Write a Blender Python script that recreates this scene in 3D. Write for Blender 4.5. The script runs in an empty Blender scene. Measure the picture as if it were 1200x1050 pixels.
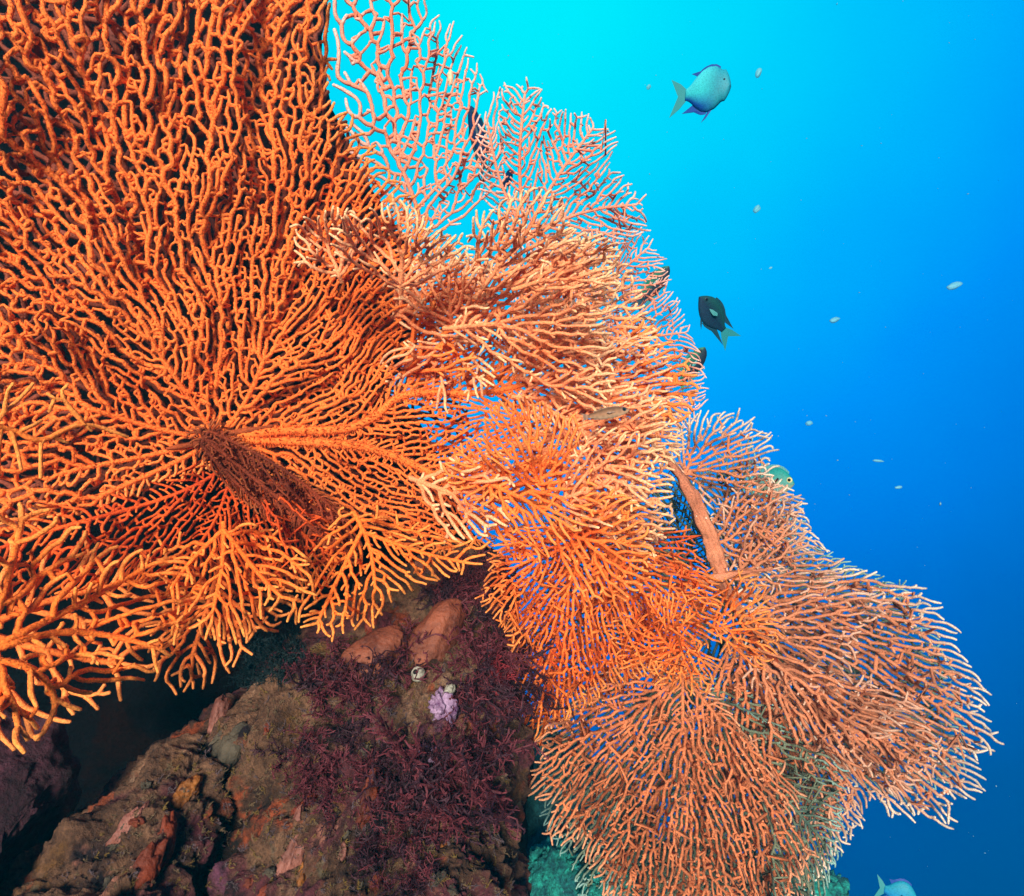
import bpy, bmesh, math, random
import numpy as np
from mathutils import Vector, Matrix, noise, Euler
from mathutils.bvhtree import BVHTree
from mathutils.kdtree import KDTree

# ------------------------------------------------------------------ camera, water light, sun
S = bpy.context.scene
COL = S.collection
R = math.radians
HF = math.tan(R(39))
CAM = Vector((0, 0, 3))
PITCH = R(10)
cd = bpy.data.cameras.new('camera'); cam = bpy.data.objects.new('camera', cd); COL.objects.link(cam)
cam.location = CAM; cam.rotation_euler = (R(90) + PITCH, 0, 0)
cd.sensor_width = 36; cd.lens = 18 / HF; cd.clip_start = .02; cd.clip_end = 500
S.camera = cam
CR = np.array([1., 0, 0]); CU = np.array([0, -math.sin(PITCH), math.cos(PITCH)]); CF = np.array([0, math.cos(PITCH), math.sin(PITCH)])
PXM = HF / 600                                  # metres per photo pixel at one metre

def P(px, py, d):
    "photo pixel and depth along the view axis -> world point(s)"
    px, py, d = np.asarray(px, float), np.asarray(py, float), np.asarray(d, float)
    return (np.array(CAM) + CR * ((px - 600) * PXM * d)[..., None] + CU * ((525 - py) * PXM * d)[..., None] + CF * d[..., None])
def PV(px, py, d): return Vector(P(px, py, d))

S.view_settings.view_transform = 'Standard'; S.view_settings.look = 'None'
S.view_settings.exposure = .5; S.view_settings.gamma = 1
W = bpy.data.worlds.new('World'); S.world = W; W.use_nodes = True
def srgb(r, g, b):
    f = lambda c: ((c / 255 + .055) / 1.055) ** 2.4 if c > 10 else c / 255 / 12.92
    return (f(r), f(g), f(b), 1)
def world():
    nt = W.node_tree; nt.nodes.clear(); N = nt.nodes.new; L = nt.links.new
    tc = N('ShaderNodeTexCoord'); nrm = N('ShaderNodeVectorMath'); nrm.operation = 'NORMALIZE'
    L(tc.outputs['Generated'], nrm.inputs[0])
    g = (PV(570, -60, 1) - CAM).normalized()     # where the light comes down through the water
    dt = N('ShaderNodeVectorMath'); dt.operation = 'DOT_PRODUCT'; dt.inputs[1].default_value = g
    L(nrm.outputs[0], dt.inputs[0])
    ac = N('ShaderNodeMath'); ac.operation = 'ARCCOSINE'; L(dt.outputs['Value'], ac.inputs[0])
    nz = N('ShaderNodeTexNoise'); nz.inputs['Scale'].default_value = 5; nz.inputs['Detail'].default_value = 3
    L(nrm.outputs[0], nz.inputs['Vector'])
    ad = N('ShaderNodeMath'); ad.operation = 'MULTIPLY_ADD'; ad.inputs[1].default_value = .11
    L(nz.outputs['Fac'], ad.inputs[0]); L(ac.outputs[0], ad.inputs[2])
    mr = N('ShaderNodeMath'); mr.operation = 'DIVIDE'; mr.inputs[1].default_value = R(100)
    L(ad.outputs[0], mr.inputs[0])
    cr = N('ShaderNodeValToRGB'); el = cr.color_ramp.elements
    stops = [(0, (0, 246, 255)), (.10, (0, 240, 255)), (.24, (0, 212, 255)), (.38, (0, 172, 255)), (.47, (0, 143, 250)),
             (.56, (0, 120, 228)), (.64, (0, 98, 196)), (.74, (0, 78, 155)), (.86, (0, 66, 128)), (1, (0, 45, 90))]
    while len(el) < len(stops): el.new(.5)
    for e, (p, c) in zip(el, stops): e.position = p; e.color = srgb(*c)
    L(mr.outputs[0], cr.inputs['Fac'])
    bg = N('ShaderNodeBackground'); bg.inputs['Strength'].default_value = .72
    L(cr.outputs['Color'], bg.inputs['Color'])
    out = N('ShaderNodeOutputWorld'); L(bg.outputs[0], out.inputs['Surface'])
world()
STROBE_DIR = Vector((-.11, -.96, .13)).normalized()      # stands in for a camera strobe; direction towards the sun
sl = bpy.data.lights.new('strobe_sun', 'SUN'); sl.energy = 5.0; sl.angle = R(18); sl.color = (1, .93, .82)
so = bpy.data.objects.new('strobe_sun', sl); COL.objects.link(so); so.location = (0, -3, 8)
so.rotation_euler = STROBE_DIR.to_track_quat('Z', 'Y').to_euler()

# ------------------------------------------------------------------ helpers
def tag(o, label=None, cat=None, group=None, kind=None):
    if label: o['label'] = label
    if cat: o['category'] = cat
    if group: o['group'] = group
    if kind: o['kind'] = kind
    return o
def empty(name, loc, label, cat, group=None):
    o = bpy.data.objects.new(name, None); COL.objects.link(o); o.location = loc; o.empty_display_size = .05
    return tag(o, label, cat, group)
def link(name, me, mats, parent=None):
    o = bpy.data.objects.new(name, me); COL.objects.link(o)
    for m in (mats if isinstance(mats, (list, tuple)) else [mats]): me.materials.append(m)
    if parent is not None:
        o.parent = parent; o.matrix_parent_inverse = Matrix.Translation(-parent.location) if parent.rotation_euler == Euler((0, 0, 0)) else parent.matrix_basis.inverted()
    return o
def mesh_np(name, V, F, smooth=True, attrs=None):
    "V (n,3), F (m,4) int, a triangle repeats nothing: pass F as (m,3) or (m,4)"
    me = bpy.data.meshes.new(name)
    Fs = F if isinstance(F, list) else [F]
    Fs = [np.asarray(f, np.int32) for f in Fs if len(f)]
    nl = sum(f.size for f in Fs); npoly = sum(len(f) for f in Fs)
    me.vertices.add(len(V)); me.vertices.foreach_set('co', np.asarray(V, np.float32).ravel())
    me.loops.add(nl); me.loops.foreach_set('vertex_index', np.concatenate([f.ravel() for f in Fs]))
    me.polygons.add(npoly)
    tot = np.concatenate([np.full(len(f), f.shape[1], np.int32) for f in Fs])
    st = np.concatenate([[0], np.cumsum(tot)[:-1]]).astype(np.int32)
    me.polygons.foreach_set('loop_start', st); me.polygons.foreach_set('loop_total', tot)
    me.polygons.foreach_set('use_smooth', np.full(npoly, smooth))
    for k, a in (attrs or {}).items():
        at = me.attributes.new(k, 'FLOAT', 'POINT'); at.data.foreach_set('value', np.asarray(a, np.float32))
    me.update(calc_edges=True); me.validate()
    return me

# ------------------------------------------------------------------ materials
def newmat(name):
    m = bpy.data.materials.new(name); m.use_nodes = True
    nt = m.node_tree; b = nt.nodes['Principled BSDF']
    return m, nt, b, nt.nodes.new, nt.links.new
def ramp(nt, stops):
    r = nt.nodes.new('ShaderNodeValToRGB'); el = r.color_ramp.elements
    while len(el) < len(stops): el.new(.5)
    for e, (p, c) in zip(el, stops): e.position = p; e.color = (*c, 1)
    return r
def coral_mat(name, main, deep, tip, polyp, sub=.0):
    m, nt, b, N, L = newmat(name)
    geo = N('ShaderNodeNewGeometry')
    nz = N('ShaderNodeTexNoise'); nz.inputs['Scale'].default_value = 9; nz.inputs['Detail'].default_value = 3
    L(geo.outputs['Position'], nz.inputs['Vector'])
    rp = ramp(nt, [(.30, deep), (.52, main)]); L(nz.outputs['Fac'], rp.inputs['Fac'])
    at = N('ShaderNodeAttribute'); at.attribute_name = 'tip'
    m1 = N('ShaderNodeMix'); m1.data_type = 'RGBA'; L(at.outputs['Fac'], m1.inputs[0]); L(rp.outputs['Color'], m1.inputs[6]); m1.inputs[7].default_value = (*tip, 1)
    n2 = N('ShaderNodeTexNoise'); n2.inputs['Scale'].default_value = 380; n2.inputs['Detail'].default_value = 2
    L(geo.outputs['Position'], n2.inputs['Vector'])
    mp = N('ShaderNodeMapRange'); mp.inputs[1].default_value = .3; mp.inputs[2].default_value = .7; mp.inputs[3].default_value = .6; mp.inputs[4].default_value = 1.25
    L(n2.outputs['Fac'], mp.inputs[0])
    mu = N('ShaderNodeMix'); mu.data_type = 'RGBA'; mu.blend_type = 'MULTIPLY'; mu.inputs[0].default_value = 1
    L(m1.outputs[2], mu.inputs[6]); L(mp.outputs[0], mu.inputs[7])
    a2 = N('ShaderNodeAttribute'); a2.attribute_name = 'polyp'
    m2 = N('ShaderNodeMix'); m2.data_type = 'RGBA'; L(a2.outputs['Fac'], m2.inputs[0]); L(mu.outputs[2], m2.inputs[6]); m2.inputs[7].default_value = (*polyp, 1)
    L(m2.outputs[2], b.inputs['Base Color'])
    b.inputs['Roughness'].default_value = .8; b.inputs['Specular IOR Level'].default_value = .12
    b.inputs['Subsurface Weight'].default_value = .12; b.inputs['Subsurface Radius'].default_value = (1, .35, .15); b.inputs['Subsurface Scale'].default_value = .012
    bp = N('ShaderNodeBump'); bp.inputs['Strength'].default_value = .6; bp.inputs['Distance'].default_value = .002
    L(n2.outputs['Fac'], bp.inputs['Height']); L(bp.outputs[0], b.inputs['Normal'])
    return m
M = {}
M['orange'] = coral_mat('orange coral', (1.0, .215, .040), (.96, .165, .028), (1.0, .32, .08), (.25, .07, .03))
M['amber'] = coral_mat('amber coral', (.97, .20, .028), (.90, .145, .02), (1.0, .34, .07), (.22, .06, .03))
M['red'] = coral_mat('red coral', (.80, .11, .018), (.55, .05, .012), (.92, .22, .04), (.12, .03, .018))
M['peach'] = coral_mat('peach coral', (.96, .33, .14), (.92, .26, .09), (1.0, .58, .30), (.30, .10, .06))  # tip colour: paler polyps, plus light from above put into it
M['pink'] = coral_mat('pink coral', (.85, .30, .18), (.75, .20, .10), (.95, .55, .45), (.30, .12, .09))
M['pale'] = coral_mat('pale coral', (.62, .215, .10), (.46, .17, .085), (.74, .62, .48), (.22, .12, .08))  # paleness of distance through water put into the colour
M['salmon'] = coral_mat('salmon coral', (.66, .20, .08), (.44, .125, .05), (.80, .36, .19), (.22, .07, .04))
M['haze_tint'] = coral_mat('olive coral', (.16, .19, .12), (.07, .12, .09), (.26, .46, .40), (.12, .10, .07))  # grey-green water haze painted into the coral colour
M['dark'] = coral_mat('silhouette coral', (.03, .016, .014), (.015, .01, .01), (.05, .03, .03), (.02, .01, .01))  # silhouette darkness put into the coral colour
M['stalk'] = coral_mat('brown coral stem', (.30, .05, .018), (.12, .022, .01), (.4, .1, .03), (.09, .022, .012))
M['back'] = coral_mat('shaded brown coral', (.26, .06, .032), (.15, .04, .028), (.24, .06, .03), (.08, .025, .018))  # shade seen in the fan's gaps put into the back layer's colour
M['rib'] = coral_mat('rust coral rib', (.42, .085, .022), (.20, .038, .013), (.5, .12, .03), (.12, .03, .015))
M['stem_skin'] = coral_mat('pinkish coral skin', (.62, .23, .12), (.30, .09, .05), (.80, .42, .30), (.3, .1, .07))
M['stalk_pale'] = coral_mat('pale coral stem', (.62, .22, .13), (.36, .11, .06), (.7, .4, .3), (.2, .08, .06))

# ------------------------------------------------------------------ sea fan growth
def inside(poly, x, y):
    poly = np.asarray(poly, float); r = np.zeros(x.shape, bool); j = len(poly) - 1
    for i in range(len(poly)):
        xi, yi = poly[i]; xj, yj = poly[j]
        c = ((yi > y) != (yj > y)) & (x < (xj - xi) * (y - yi) / (yj - yi + 1e-9) + xi)
        r ^= c; j = i
    return r
def resample(pts, step):
    pts = np.asarray(pts, float)
    # smooth the corners first
    for _ in range(2):
        q = [pts[0]]
        for a, b in zip(pts[:-1], pts[1:]): q += [a * .75 + b * .25, a * .25 + b * .75]
        q.append(pts[-1]); pts = np.array(q)
    d = np.r_[0, np.cumsum(np.linalg.norm(np.diff(pts, axis=0), axis=1))]
    n = max(2, int(d[-1] / step) + 1); t = np.linspace(0, d[-1], n)
    return np.c_[np.interp(t, d, pts[:, 0]), np.interp(t, d, pts[:, 1])]
def edge_dist(poly, p):
    poly = np.asarray(poly, float); best = np.full(len(p), 1e9)
    for a, b in zip(poly, np.roll(poly, -1, 0)):
        ab = b - a; t = np.clip(((p - a) @ ab) / (ab @ ab + 1e-9), 0, 1)
        best = np.minimum(best, np.linalg.norm(p - (a + t[:, None] * ab), axis=1))
    return best

def grow(poly, trunks, sp, seed, wig=.25, links=.6, inertia=.8, flow=.6, cross=.13, speed=.86, kill=.62, tsc=.45, ext=(.8, 2.6), curl=.55, cwl=70):
    "space colonisation inside a 2-D outline behind a front that spreads from the trunks; returns nodes, parent index, extra links"
    rg = np.random.default_rng(seed); poly = np.asarray(poly, float)
    x0, y0 = poly.min(0); x1, y1 = poly.max(0)
    probe = np.array([sp(*p) for p in poly] + [sp((x0 + x1) / 2, (y0 + y1) / 2)]); smin = probe.min()
    pit = smin * .55
    gx, gy = np.meshgrid(np.arange(x0, x1, pit), np.arange(y0, y1, pit))
    gx = gx.ravel() + rg.uniform(-.5, .5, gx.size) * pit; gy = gy.ravel() + rg.uniform(-.5, .5, gy.size) * pit
    k = inside(poly, gx, gy); A = np.c_[gx[k], gy[k]]
    sA = np.array([sp(*p) for p in A]); k = rg.random(len(A)) < (smin / sA) ** 2
    A, sA = A[k], sA[k]
    nodes = []; par = []; dirs = []; trunk_r = []; arc = []
    for tr in trunks:
        pts = resample(tr[0], smin * .4); r0, r1 = tr[1] * tsc, tr[2] * tsc
        st = len(nodes); al = 0.
        for i, p in enumerate(pts):
            pi = len(nodes) - 1 if i else -1
            if i == 0 and st:                      # hang it on the nearest earlier node
                dd = np.linalg.norm(np.array(nodes) - p, axis=1); pi = int(dd.argmin()); al = arc[pi] + dd[pi]
            if i: al += np.linalg.norm(p - pts[i - 1])
            d = pts[min(i + 1, len(pts) - 1)] - pts[max(i - 1, 0)]; d = d / (np.linalg.norm(d) + 1e-9)
            nodes.append(p); par.append(pi); dirs.append(d); arc.append(al)
            trunk_r.append(r0 + (r1 - r0) * i / max(1, len(pts) - 1))
    T = np.array(nodes); ta = np.array(arc) * speed; ntr = len(T)
    ph = np.full(len(A), 1e9); src = np.zeros(len(A), int)
    for c in range(0, len(T), 100):
        D = np.linalg.norm(A[:, None] - T[None, c:c + 100], axis=2) + ta[None, c:c + 100]; m = D.argmin(1); v = D[np.arange(len(A)), m]
        q = v < ph; ph[q] = v[q]; src[q] = c + m[q]
    fl = A - T[src]; fl /= np.linalg.norm(fl, axis=1)[:, None] + 1e-9
    ca_ = np.array([curl * 2 * noise.noise((x / cwl, y / cwl, seed * 1.7)) for x, y in A])
    fl = np.c_[fl[:, 0] * np.cos(ca_) - fl[:, 1] * np.sin(ca_), fl[:, 0] * np.sin(ca_) + fl[:, 1] * np.cos(ca_)]
    nodes = [np.array(p) for p in nodes]
    near = np.zeros(len(A), int); nd = np.full(len(A), 1e9)
    def upd(idx):
        pts = np.array([nodes[i] for i in idx]); w = np.where(alive)[0]; B = A[w]
        for c in range(0, len(pts), 200):
            D = (B[:, 0, None] - pts[None, c:c + 200, 0]) ** 2 + (B[:, 1, None] - pts[None, c:c + 200, 1]) ** 2; m = D.argmin(1); v = np.sqrt(D[np.arange(len(B)), m])
            b = v < nd[w]; nd[w[b]] = v[b]; near[w[b]] = np.array(idx)[c + m[b]]
    alive = np.ones(len(A), bool); upd(list(range(len(nodes)))); alive = nd > sA * kill
    kids = {}; front = smin * 2
    for it in range(700):
        front += smin * .36
        k = alive & (ph < front)
        if not k.any():
            if not alive.any() or front > ph[alive].max() + 1: break
            continue
        ids = np.where(k)[0]; o = np.argsort(near[ids], kind='stable'); ids = ids[o]
        u, s = np.unique(near[ids], return_index=True); new = []
        for a, grp in zip(u, np.split(ids, s[1:])):
            kc = kids.get(a, 0)
            if kc >= (2 if a >= ntr else 3): alive[grp] = False; continue
            v = A[grp] - nodes[a]; v = v / (np.linalg.norm(v, axis=1)[:, None] + 1e-9); v = v.mean(0)
            v = v / (np.linalg.norm(v) + 1e-9) + dirs[a] * inertia * (1 if kc == 0 else .4) + rg.normal(0, wig(*nodes[a]) if callable(wig) else wig, 2) + fl[grp].mean(0) * (flow(*nodes[a]) if callable(flow) else flow)
            v = v / (np.linalg.norm(v) + 1e-9)
            st = sA[grp[0]] * .4; p = nodes[a] + v * st
            kids[a] = kc + 1
            nodes.append(p); par.append(int(a)); dirs.append(v); trunk_r.append(0); new.append(len(nodes) - 1)
        upd(new); alive &= nd > sA * kill
    nodes = np.array(nodes); par = np.array(par)
    n = len(nodes); cc = np.bincount(par[par >= 0], minlength=n)
    # a little smoothing of the thin branches
    tr = np.array(trunk_r)
    for _ in range(5):
        acc = np.zeros_like(nodes); cnt = np.zeros(n); q = par >= 0
        np.add.at(acc, par[q], nodes[q]); np.add.at(cnt, par[q], 1)
        acc[q] += nodes[par[q]]; cnt[q] += 1
        mv = (cc >= 1) & q & (tr == 0)
        nodes[mv] = .5 * nodes[mv] + .5 * acc[mv] / cnt[mv][:, None]
    # anastomosis: interior tips and some side spurs reach over to a neighbour; rim tips run free
    ed = edge_dist(poly, nodes); extra = []; linked = set()
    kd = KDTree(n)
    for i_, p_ in enumerate(nodes): kd.insert((p_[0], p_[1], 0), i_)
    kd.balance()
    sN = np.array([sp(*p) for p in nodes])
    cand = list(np.where((cc == 0) & (tr == 0))[0]); tips = list(cand)
    cand = [(int(t), True) for t in cand] + [(int(t), False) for t in np.where((cc == 1) & (tr == 0))[0] if rg.random() < cross]
    for t, is_tip in cand:
        if ed[t] < sN[t] * (1.8 if is_tip else 2.5): continue
        if is_tip and rg.random() > links: continue
        anc = set(); a = t
        for _ in range(12):
            anc.add(int(a)); a = par[a]
            if a < 0: break
        o = kd.find_n((*nodes[t], 0), 22); d = {q[1]: q[2] for q in o}
        for j in d:
            if j in anc or d[j] > sN[t] * 1.7 or d[j] < sN[t] * .45: continue
            b = j; bad = False
            for _ in range(8):
                if b == t: bad = True
                b = par[b]
                if b < 0: break
            if bad: continue
            c = ((nodes[j] - nodes[t]) @ dirs[t]) / d[j]
            if (is_tip and c > -.3) or (not is_tip and .25 < c < .9):
                extra.append((t, j)); linked.add(t) if is_tip else None; break
    P2 = list(par); base = n; add = []
    for t in tips:
        if t in linked: continue
        rim = ed[t] < sN[t] * 2.2
        L = sN[t] * (rg.uniform(*ext) if rim else rg.uniform(.1, .6)); k = max(1, int(L / (sN[t] * .4)))
        v = dirs[t].copy(); p = nodes[t].copy(); pi = t; bend = rg.normal(0, .05)
        for _ in range(k):
            v = v + np.array([-v[1], v[0]]) * bend; v /= np.linalg.norm(v); p = p + v * sN[t] * .4
            hit_ = [q for q in kd.find_range((p[0], p[1], 0), sN[t] * .55) if q[1] != t and par[t] != q[1] and q[1] != par[par[t]]]
            if hit_: break
            add.append(p.copy()); P2.append(int(pi)); pi = base; base += 1
    if add: nodes = np.vstack([nodes, add])
    tr = np.r_[tr, np.zeros(len(nodes) - n)]
    return nodes, np.array(P2), extra, tr

def build_fan(name, parent, mat, poly, trunks, sp, depth, seed, thick=.21, rmax=1.7, relief=.03, polyps=5, sides=6, taper=.75, tiplen=22,
              tipcol=1.0, polyp_len=.8, kind=None, **kw):
    rg = np.random.default_rng(seed + 999); sp0 = sp; sp = lambda x, y: sp0(x, y) * .70; thick = thick * 1.3
    nodes, par, extra, tr = grow(poly, trunks, sp, seed, **kw)
    n = len(nodes); order = np.arange(n)
    leaves = np.zeros(n); cc = np.bincount(par[par >= 0], minlength=n); leaves[cc == 0] = 1
    height = np.zeros(n)
    for i in range(n - 1, -1, -1):
        p = par[i]
        if p >= 0 and p < i: leaves[p] += leaves[i]; height[p] = max(height[p], height[i] + 1)
    sN = np.array([sp(*p) for p in nodes])
    rad = sN * thick * np.clip(np.maximum(leaves, 1) ** .11, 1, rmax)
    rad = np.where(height < 4, rad * (taper + (1 - taper) * height / 4), rad)
    rad = np.maximum(rad, tr)
    rad *= rg.normal(1, .05, n).clip(.85, 1.15)
    slope = np.zeros(n); off = np.zeros(n); rnd = np.zeros(n)
    for i in range(n):
        p = par[i]
        if p >= 0:
            slope[i] = .93 * slope[p] + rg.normal(0, .16) * (1 if tr[i] == 0 else 0); off[i] = .97 * off[p] + slope[i] * relief * .12
    dep = np.array([depth(*p) for p in nodes]) - off
    W3 = P(nodes[:, 0], nodes[:, 1], dep); rw = rad * PXM * dep
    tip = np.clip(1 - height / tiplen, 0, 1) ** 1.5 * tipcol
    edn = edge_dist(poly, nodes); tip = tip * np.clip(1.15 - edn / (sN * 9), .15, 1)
    # chains
    best = {}
    for i in range(n):
        p = par[i]
        if p >= 0 and (p not in best or leaves[i] > leaves[best[p]]): best[p] = i
    chains = []
    for i in range(n):
        p = par[i]
        if p < 0 or best[p] != i:
            c = [p, i] if p >= 0 else [i]; a = i
            while a in best: a = best[a]; c.append(a)
            if len(c) > 1: chains.append(c)
    V = []; F = []; TIP = []; POL = []; vb = 0; T3 = []
    ang = np.arange(sides) * 2 * math.pi / sides; ca, sa = np.cos(ang), np.sin(ang)
    view = np.array(CAM)
    def tube(pts, r, tp):
        nonlocal vb
        m = len(pts); t = np.gradient(pts, axis=0); t /= np.linalg.norm(t, axis=1)[:, None] + 1e-12
        nv = view - pts; nv /= np.linalg.norm(nv, axis=1)[:, None]
        b = np.cross(t, nv); b /= np.linalg.norm(b, axis=1)[:, None] + 1e-9; c = np.cross(b, t)
        rj = r[:, None] * (1 + rg.normal(0, .09, (m, sides)))
        ring = pts[:, None] + b[:, None] * (ca * rj)[..., None] + c[:, None] * (sa * rj)[..., None]
        end = pts[-1] + t[-1] * r[-1] * .8
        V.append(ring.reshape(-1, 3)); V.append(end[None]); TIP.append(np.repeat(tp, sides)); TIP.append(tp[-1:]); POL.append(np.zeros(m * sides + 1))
        i0 = vb + (np.arange(m - 1)[:, None] * sides + np.arange(sides)); i1 = vb + (np.arange(m - 1)[:, None] * sides + (np.arange(sides) + 1) % sides)
        F.append(np.stack([i0, i1, i1 + sides, i0 + sides], -1).reshape(-1, 4))
        l = vb + (m - 1) * sides + np.arange(sides); T3.append(np.stack([l, np.roll(l, -1), np.full(sides, vb + m * sides)], -1))
        vb += m * sides + 1
        if polyps:
            q = m * polyps; ii = rg.integers(0, m - 1, q) if m > 1 else np.zeros(q, int); f = rg.random(q)
            c0 = pts[ii] + (pts[ii + 1] - pts[ii]) * f[:, None]; aa = rg.uniform(0, 2 * math.pi, q); rr = r[ii]
            o = b[ii] * np.cos(aa)[:, None] + c[ii] * np.sin(aa)[:, None]; tt = t[ii]
            w = rr * .16; ln = rr * rg.uniform(.35, .8, q) * polyp_len
            s = c0 + o * (rr * .85)[:, None]; up = o + tt * rg.uniform(-.2, .7, q)[:, None]
            e = s + up * ln[:, None]; sd = np.cross(o, tt)
            tri = np.stack([s + (tt + sd) * w[:, None] * .7, s - (tt + sd) * w[:, None] * .7, e], 1)
            tri2 = np.stack([s + (tt - sd) * w[:, None] * .7, s - (tt - sd) * w[:, None] * .7, e], 1)
            for T in (tri, tri2):
                V.append(T.reshape(-1, 3)); TIP.append(np.repeat(tp[ii], 3)); POL.append(np.tile([.1, .1, .7], q))
                T3.append(vb + np.arange(q * 3).reshape(-1, 3)); vb += q * 3
    for c in chains:
        c = np.array(c); r = rw[c].copy(); r[0] = min(r[0], r[1] * 1.25)
        tube(W3[c], r, tip[c])
    for a, b in extra:
        mid = (W3[a] + W3[b]) / 2 + rg.normal(0, .15, 3) * np.linalg.norm(W3[a] - W3[b])
        tube(np.array([W3[a], mid, W3[b]]), np.array([rw[a], min(rw[a], rw[b]), min(rw[a], rw[b])]), np.array([0., 0, 0]))
    V = np.vstack(V); F = np.vstack(F); T3 = np.vstack(T3)
    if parent is not None: V = V - np.array(parent.location)
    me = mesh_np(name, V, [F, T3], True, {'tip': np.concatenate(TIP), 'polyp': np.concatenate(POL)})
    o = bpy.data.objects.new(name, me); COL.objects.link(o); me.materials.append(mat)
    if parent is not None: o.parent = parent
    return o

def sector(root, a0, a1, Rr, seed=0, wob=.12, inner=0):
    "a fan-shaped outline in photo pixels; angles in degrees, 0 = right, 90 = up"
    rg = np.random.default_rng(seed); pts = [root]
    ph = rg.uniform(0, 6.28, 3)
    for a in np.linspace(a0, a1, 26):
        rr = Rr * (1 + wob * (math.sin(a * .05 + ph[0]) + .6 * math.sin(a * .13 + ph[1])) + rg.normal(0, .02))
        e = (a - a0) / (a1 - a0 + 1e-9); rr *= .72 + .28 * math.sin(math.pi * min(max(e, .0), 1)) ** .5
        pts.append((root[0] + rr * math.cos(R(a)), root[1] - rr * math.sin(R(a))))
    return pts
def plane(d0, x0, y0, gx=0, gy=0, wav=.02, wl=90, seed=0, bulge=0, br=200):
    def f(x, y):
        v = d0 + gx * (x - x0) + gy * (y - y0) + wav * noise.noise((x / wl + seed * 7.3, y / wl, seed))
        if bulge: v -= bulge * math.exp(-((x - x0) ** 2 + (y - y0) ** 2) / br ** 2)
        return max(v, .25)
    return f
const = lambda s: (lambda x, y: s * .60)
FANS = 'orange sea fans crowded on the reef wall'
def colony(name, px, py, d, label): return empty(name, PV(px, py, d), label, 'sea fan', FANS)

# ------------------------------------------------------------------ rock: outlines with real depth and thickness
RIDGE = (CR * .62 + CU * .72 + CF * .3); RIDGE = RIDGE / np.linalg.norm(RIDGE)       # the rock's beds run up to the right
def pillow(name, outline, depth, thick, mat, seed, rings=46, n=240, amp=.05, freq=5, back=1.0, sharp=.5, parent=None, fine=.012):
    pts = np.asarray(outline, float); c = pts.mean(0)
    loop = np.vstack([pts, pts[:1]]); d = np.r_[0, np.cumsum(np.linalg.norm(np.diff(loop, axis=0), axis=1))]
    t = np.linspace(0, d[-1], n, endpoint=False); loop = np.c_[np.interp(t, d, loop[:, 0]), np.interp(t, d, loop[:, 1])]
    V = []
    rows = [(s, 1) for s in np.sin(np.linspace(0.02, math.pi / 2, rings))] + [(s, -1) for s in np.sin(np.linspace(math.pi / 2, .02, rings))[1:]]
    for s, side in rows:
        q = c + (loop - c) * s
        h = thick * max(0, 1 - s * s) ** sharp * (1 if side > 0 else -back)
        dd = np.array([depth(*p) for p in q]) - h
        V.append(P(q[:, 0], q[:, 1], np.maximum(dd, .2)))
    V = np.array(V); m = len(rows)
    flat = V.reshape(-1, 3); cen = flat.mean(0)
    du = np.roll(V, -1, 1) - np.roll(V, 1, 1); dv = np.gradient(V, axis=0); nr = np.cross(du, dv); nr /= np.linalg.norm(nr, axis=2)[..., None] + 1e-9
    nr = nr.reshape(-1, 3)
    if ((flat - cen) * nr).sum() < 0: nr = -nr
    out = np.empty_like(flat)
    for i, (p, q) in enumerate(zip(flat, nr)):
        u_ = (p - np.array(CAM)) @ RIDGE; v = Vector(p - RIDGE * u_ * .6) * freq + Vector((seed * 3.1, 0, seed))
        h = noise.fractal(v, .9, 2.1, 4) * amp
        w = noise.voronoi(v * 3.2)[0]; h += (min(w[1] - w[0], .5) - .2) * fine * 1.2
        h += noise.fractal(v * 6, .75, 2.2, 4) * fine
        out[i] = p + q * h
    i0 = np.arange(m - 1)[:, None] * n + np.arange(n); i1 = np.arange(m - 1)[:, None] * n + (np.arange(n) + 1) % n
    F = np.stack([i0, i1, i1 + n, i0 + n], -1).reshape(-1, 4)
    caps = []
    V = np.vstack([out, out[:n].mean(0)[None], out[-n:].mean(0)[None]]); a = len(out)
    k = np.arange(n); caps = np.vstack([np.stack([np.roll(k, -1), k, np.full(n, a)], -1), np.stack([(m - 1) * n + k, (m - 1) * n + np.roll(k, -1), np.full(n, a + 1)], -1)])
    if parent is not None: V = V - np.array(parent.location)
    me = mesh_np(name, V, [F, caps])
    bm = bmesh.new(); bm.from_mesh(me); bmesh.ops.recalc_face_normals(bm, faces=bm.faces); bm.to_mesh(me); bm.free()
    o = bpy.data.objects.new(name, me); COL.objects.link(o); me.materials.append(mat)
    if parent is not None: o.parent = parent
    return o

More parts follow.
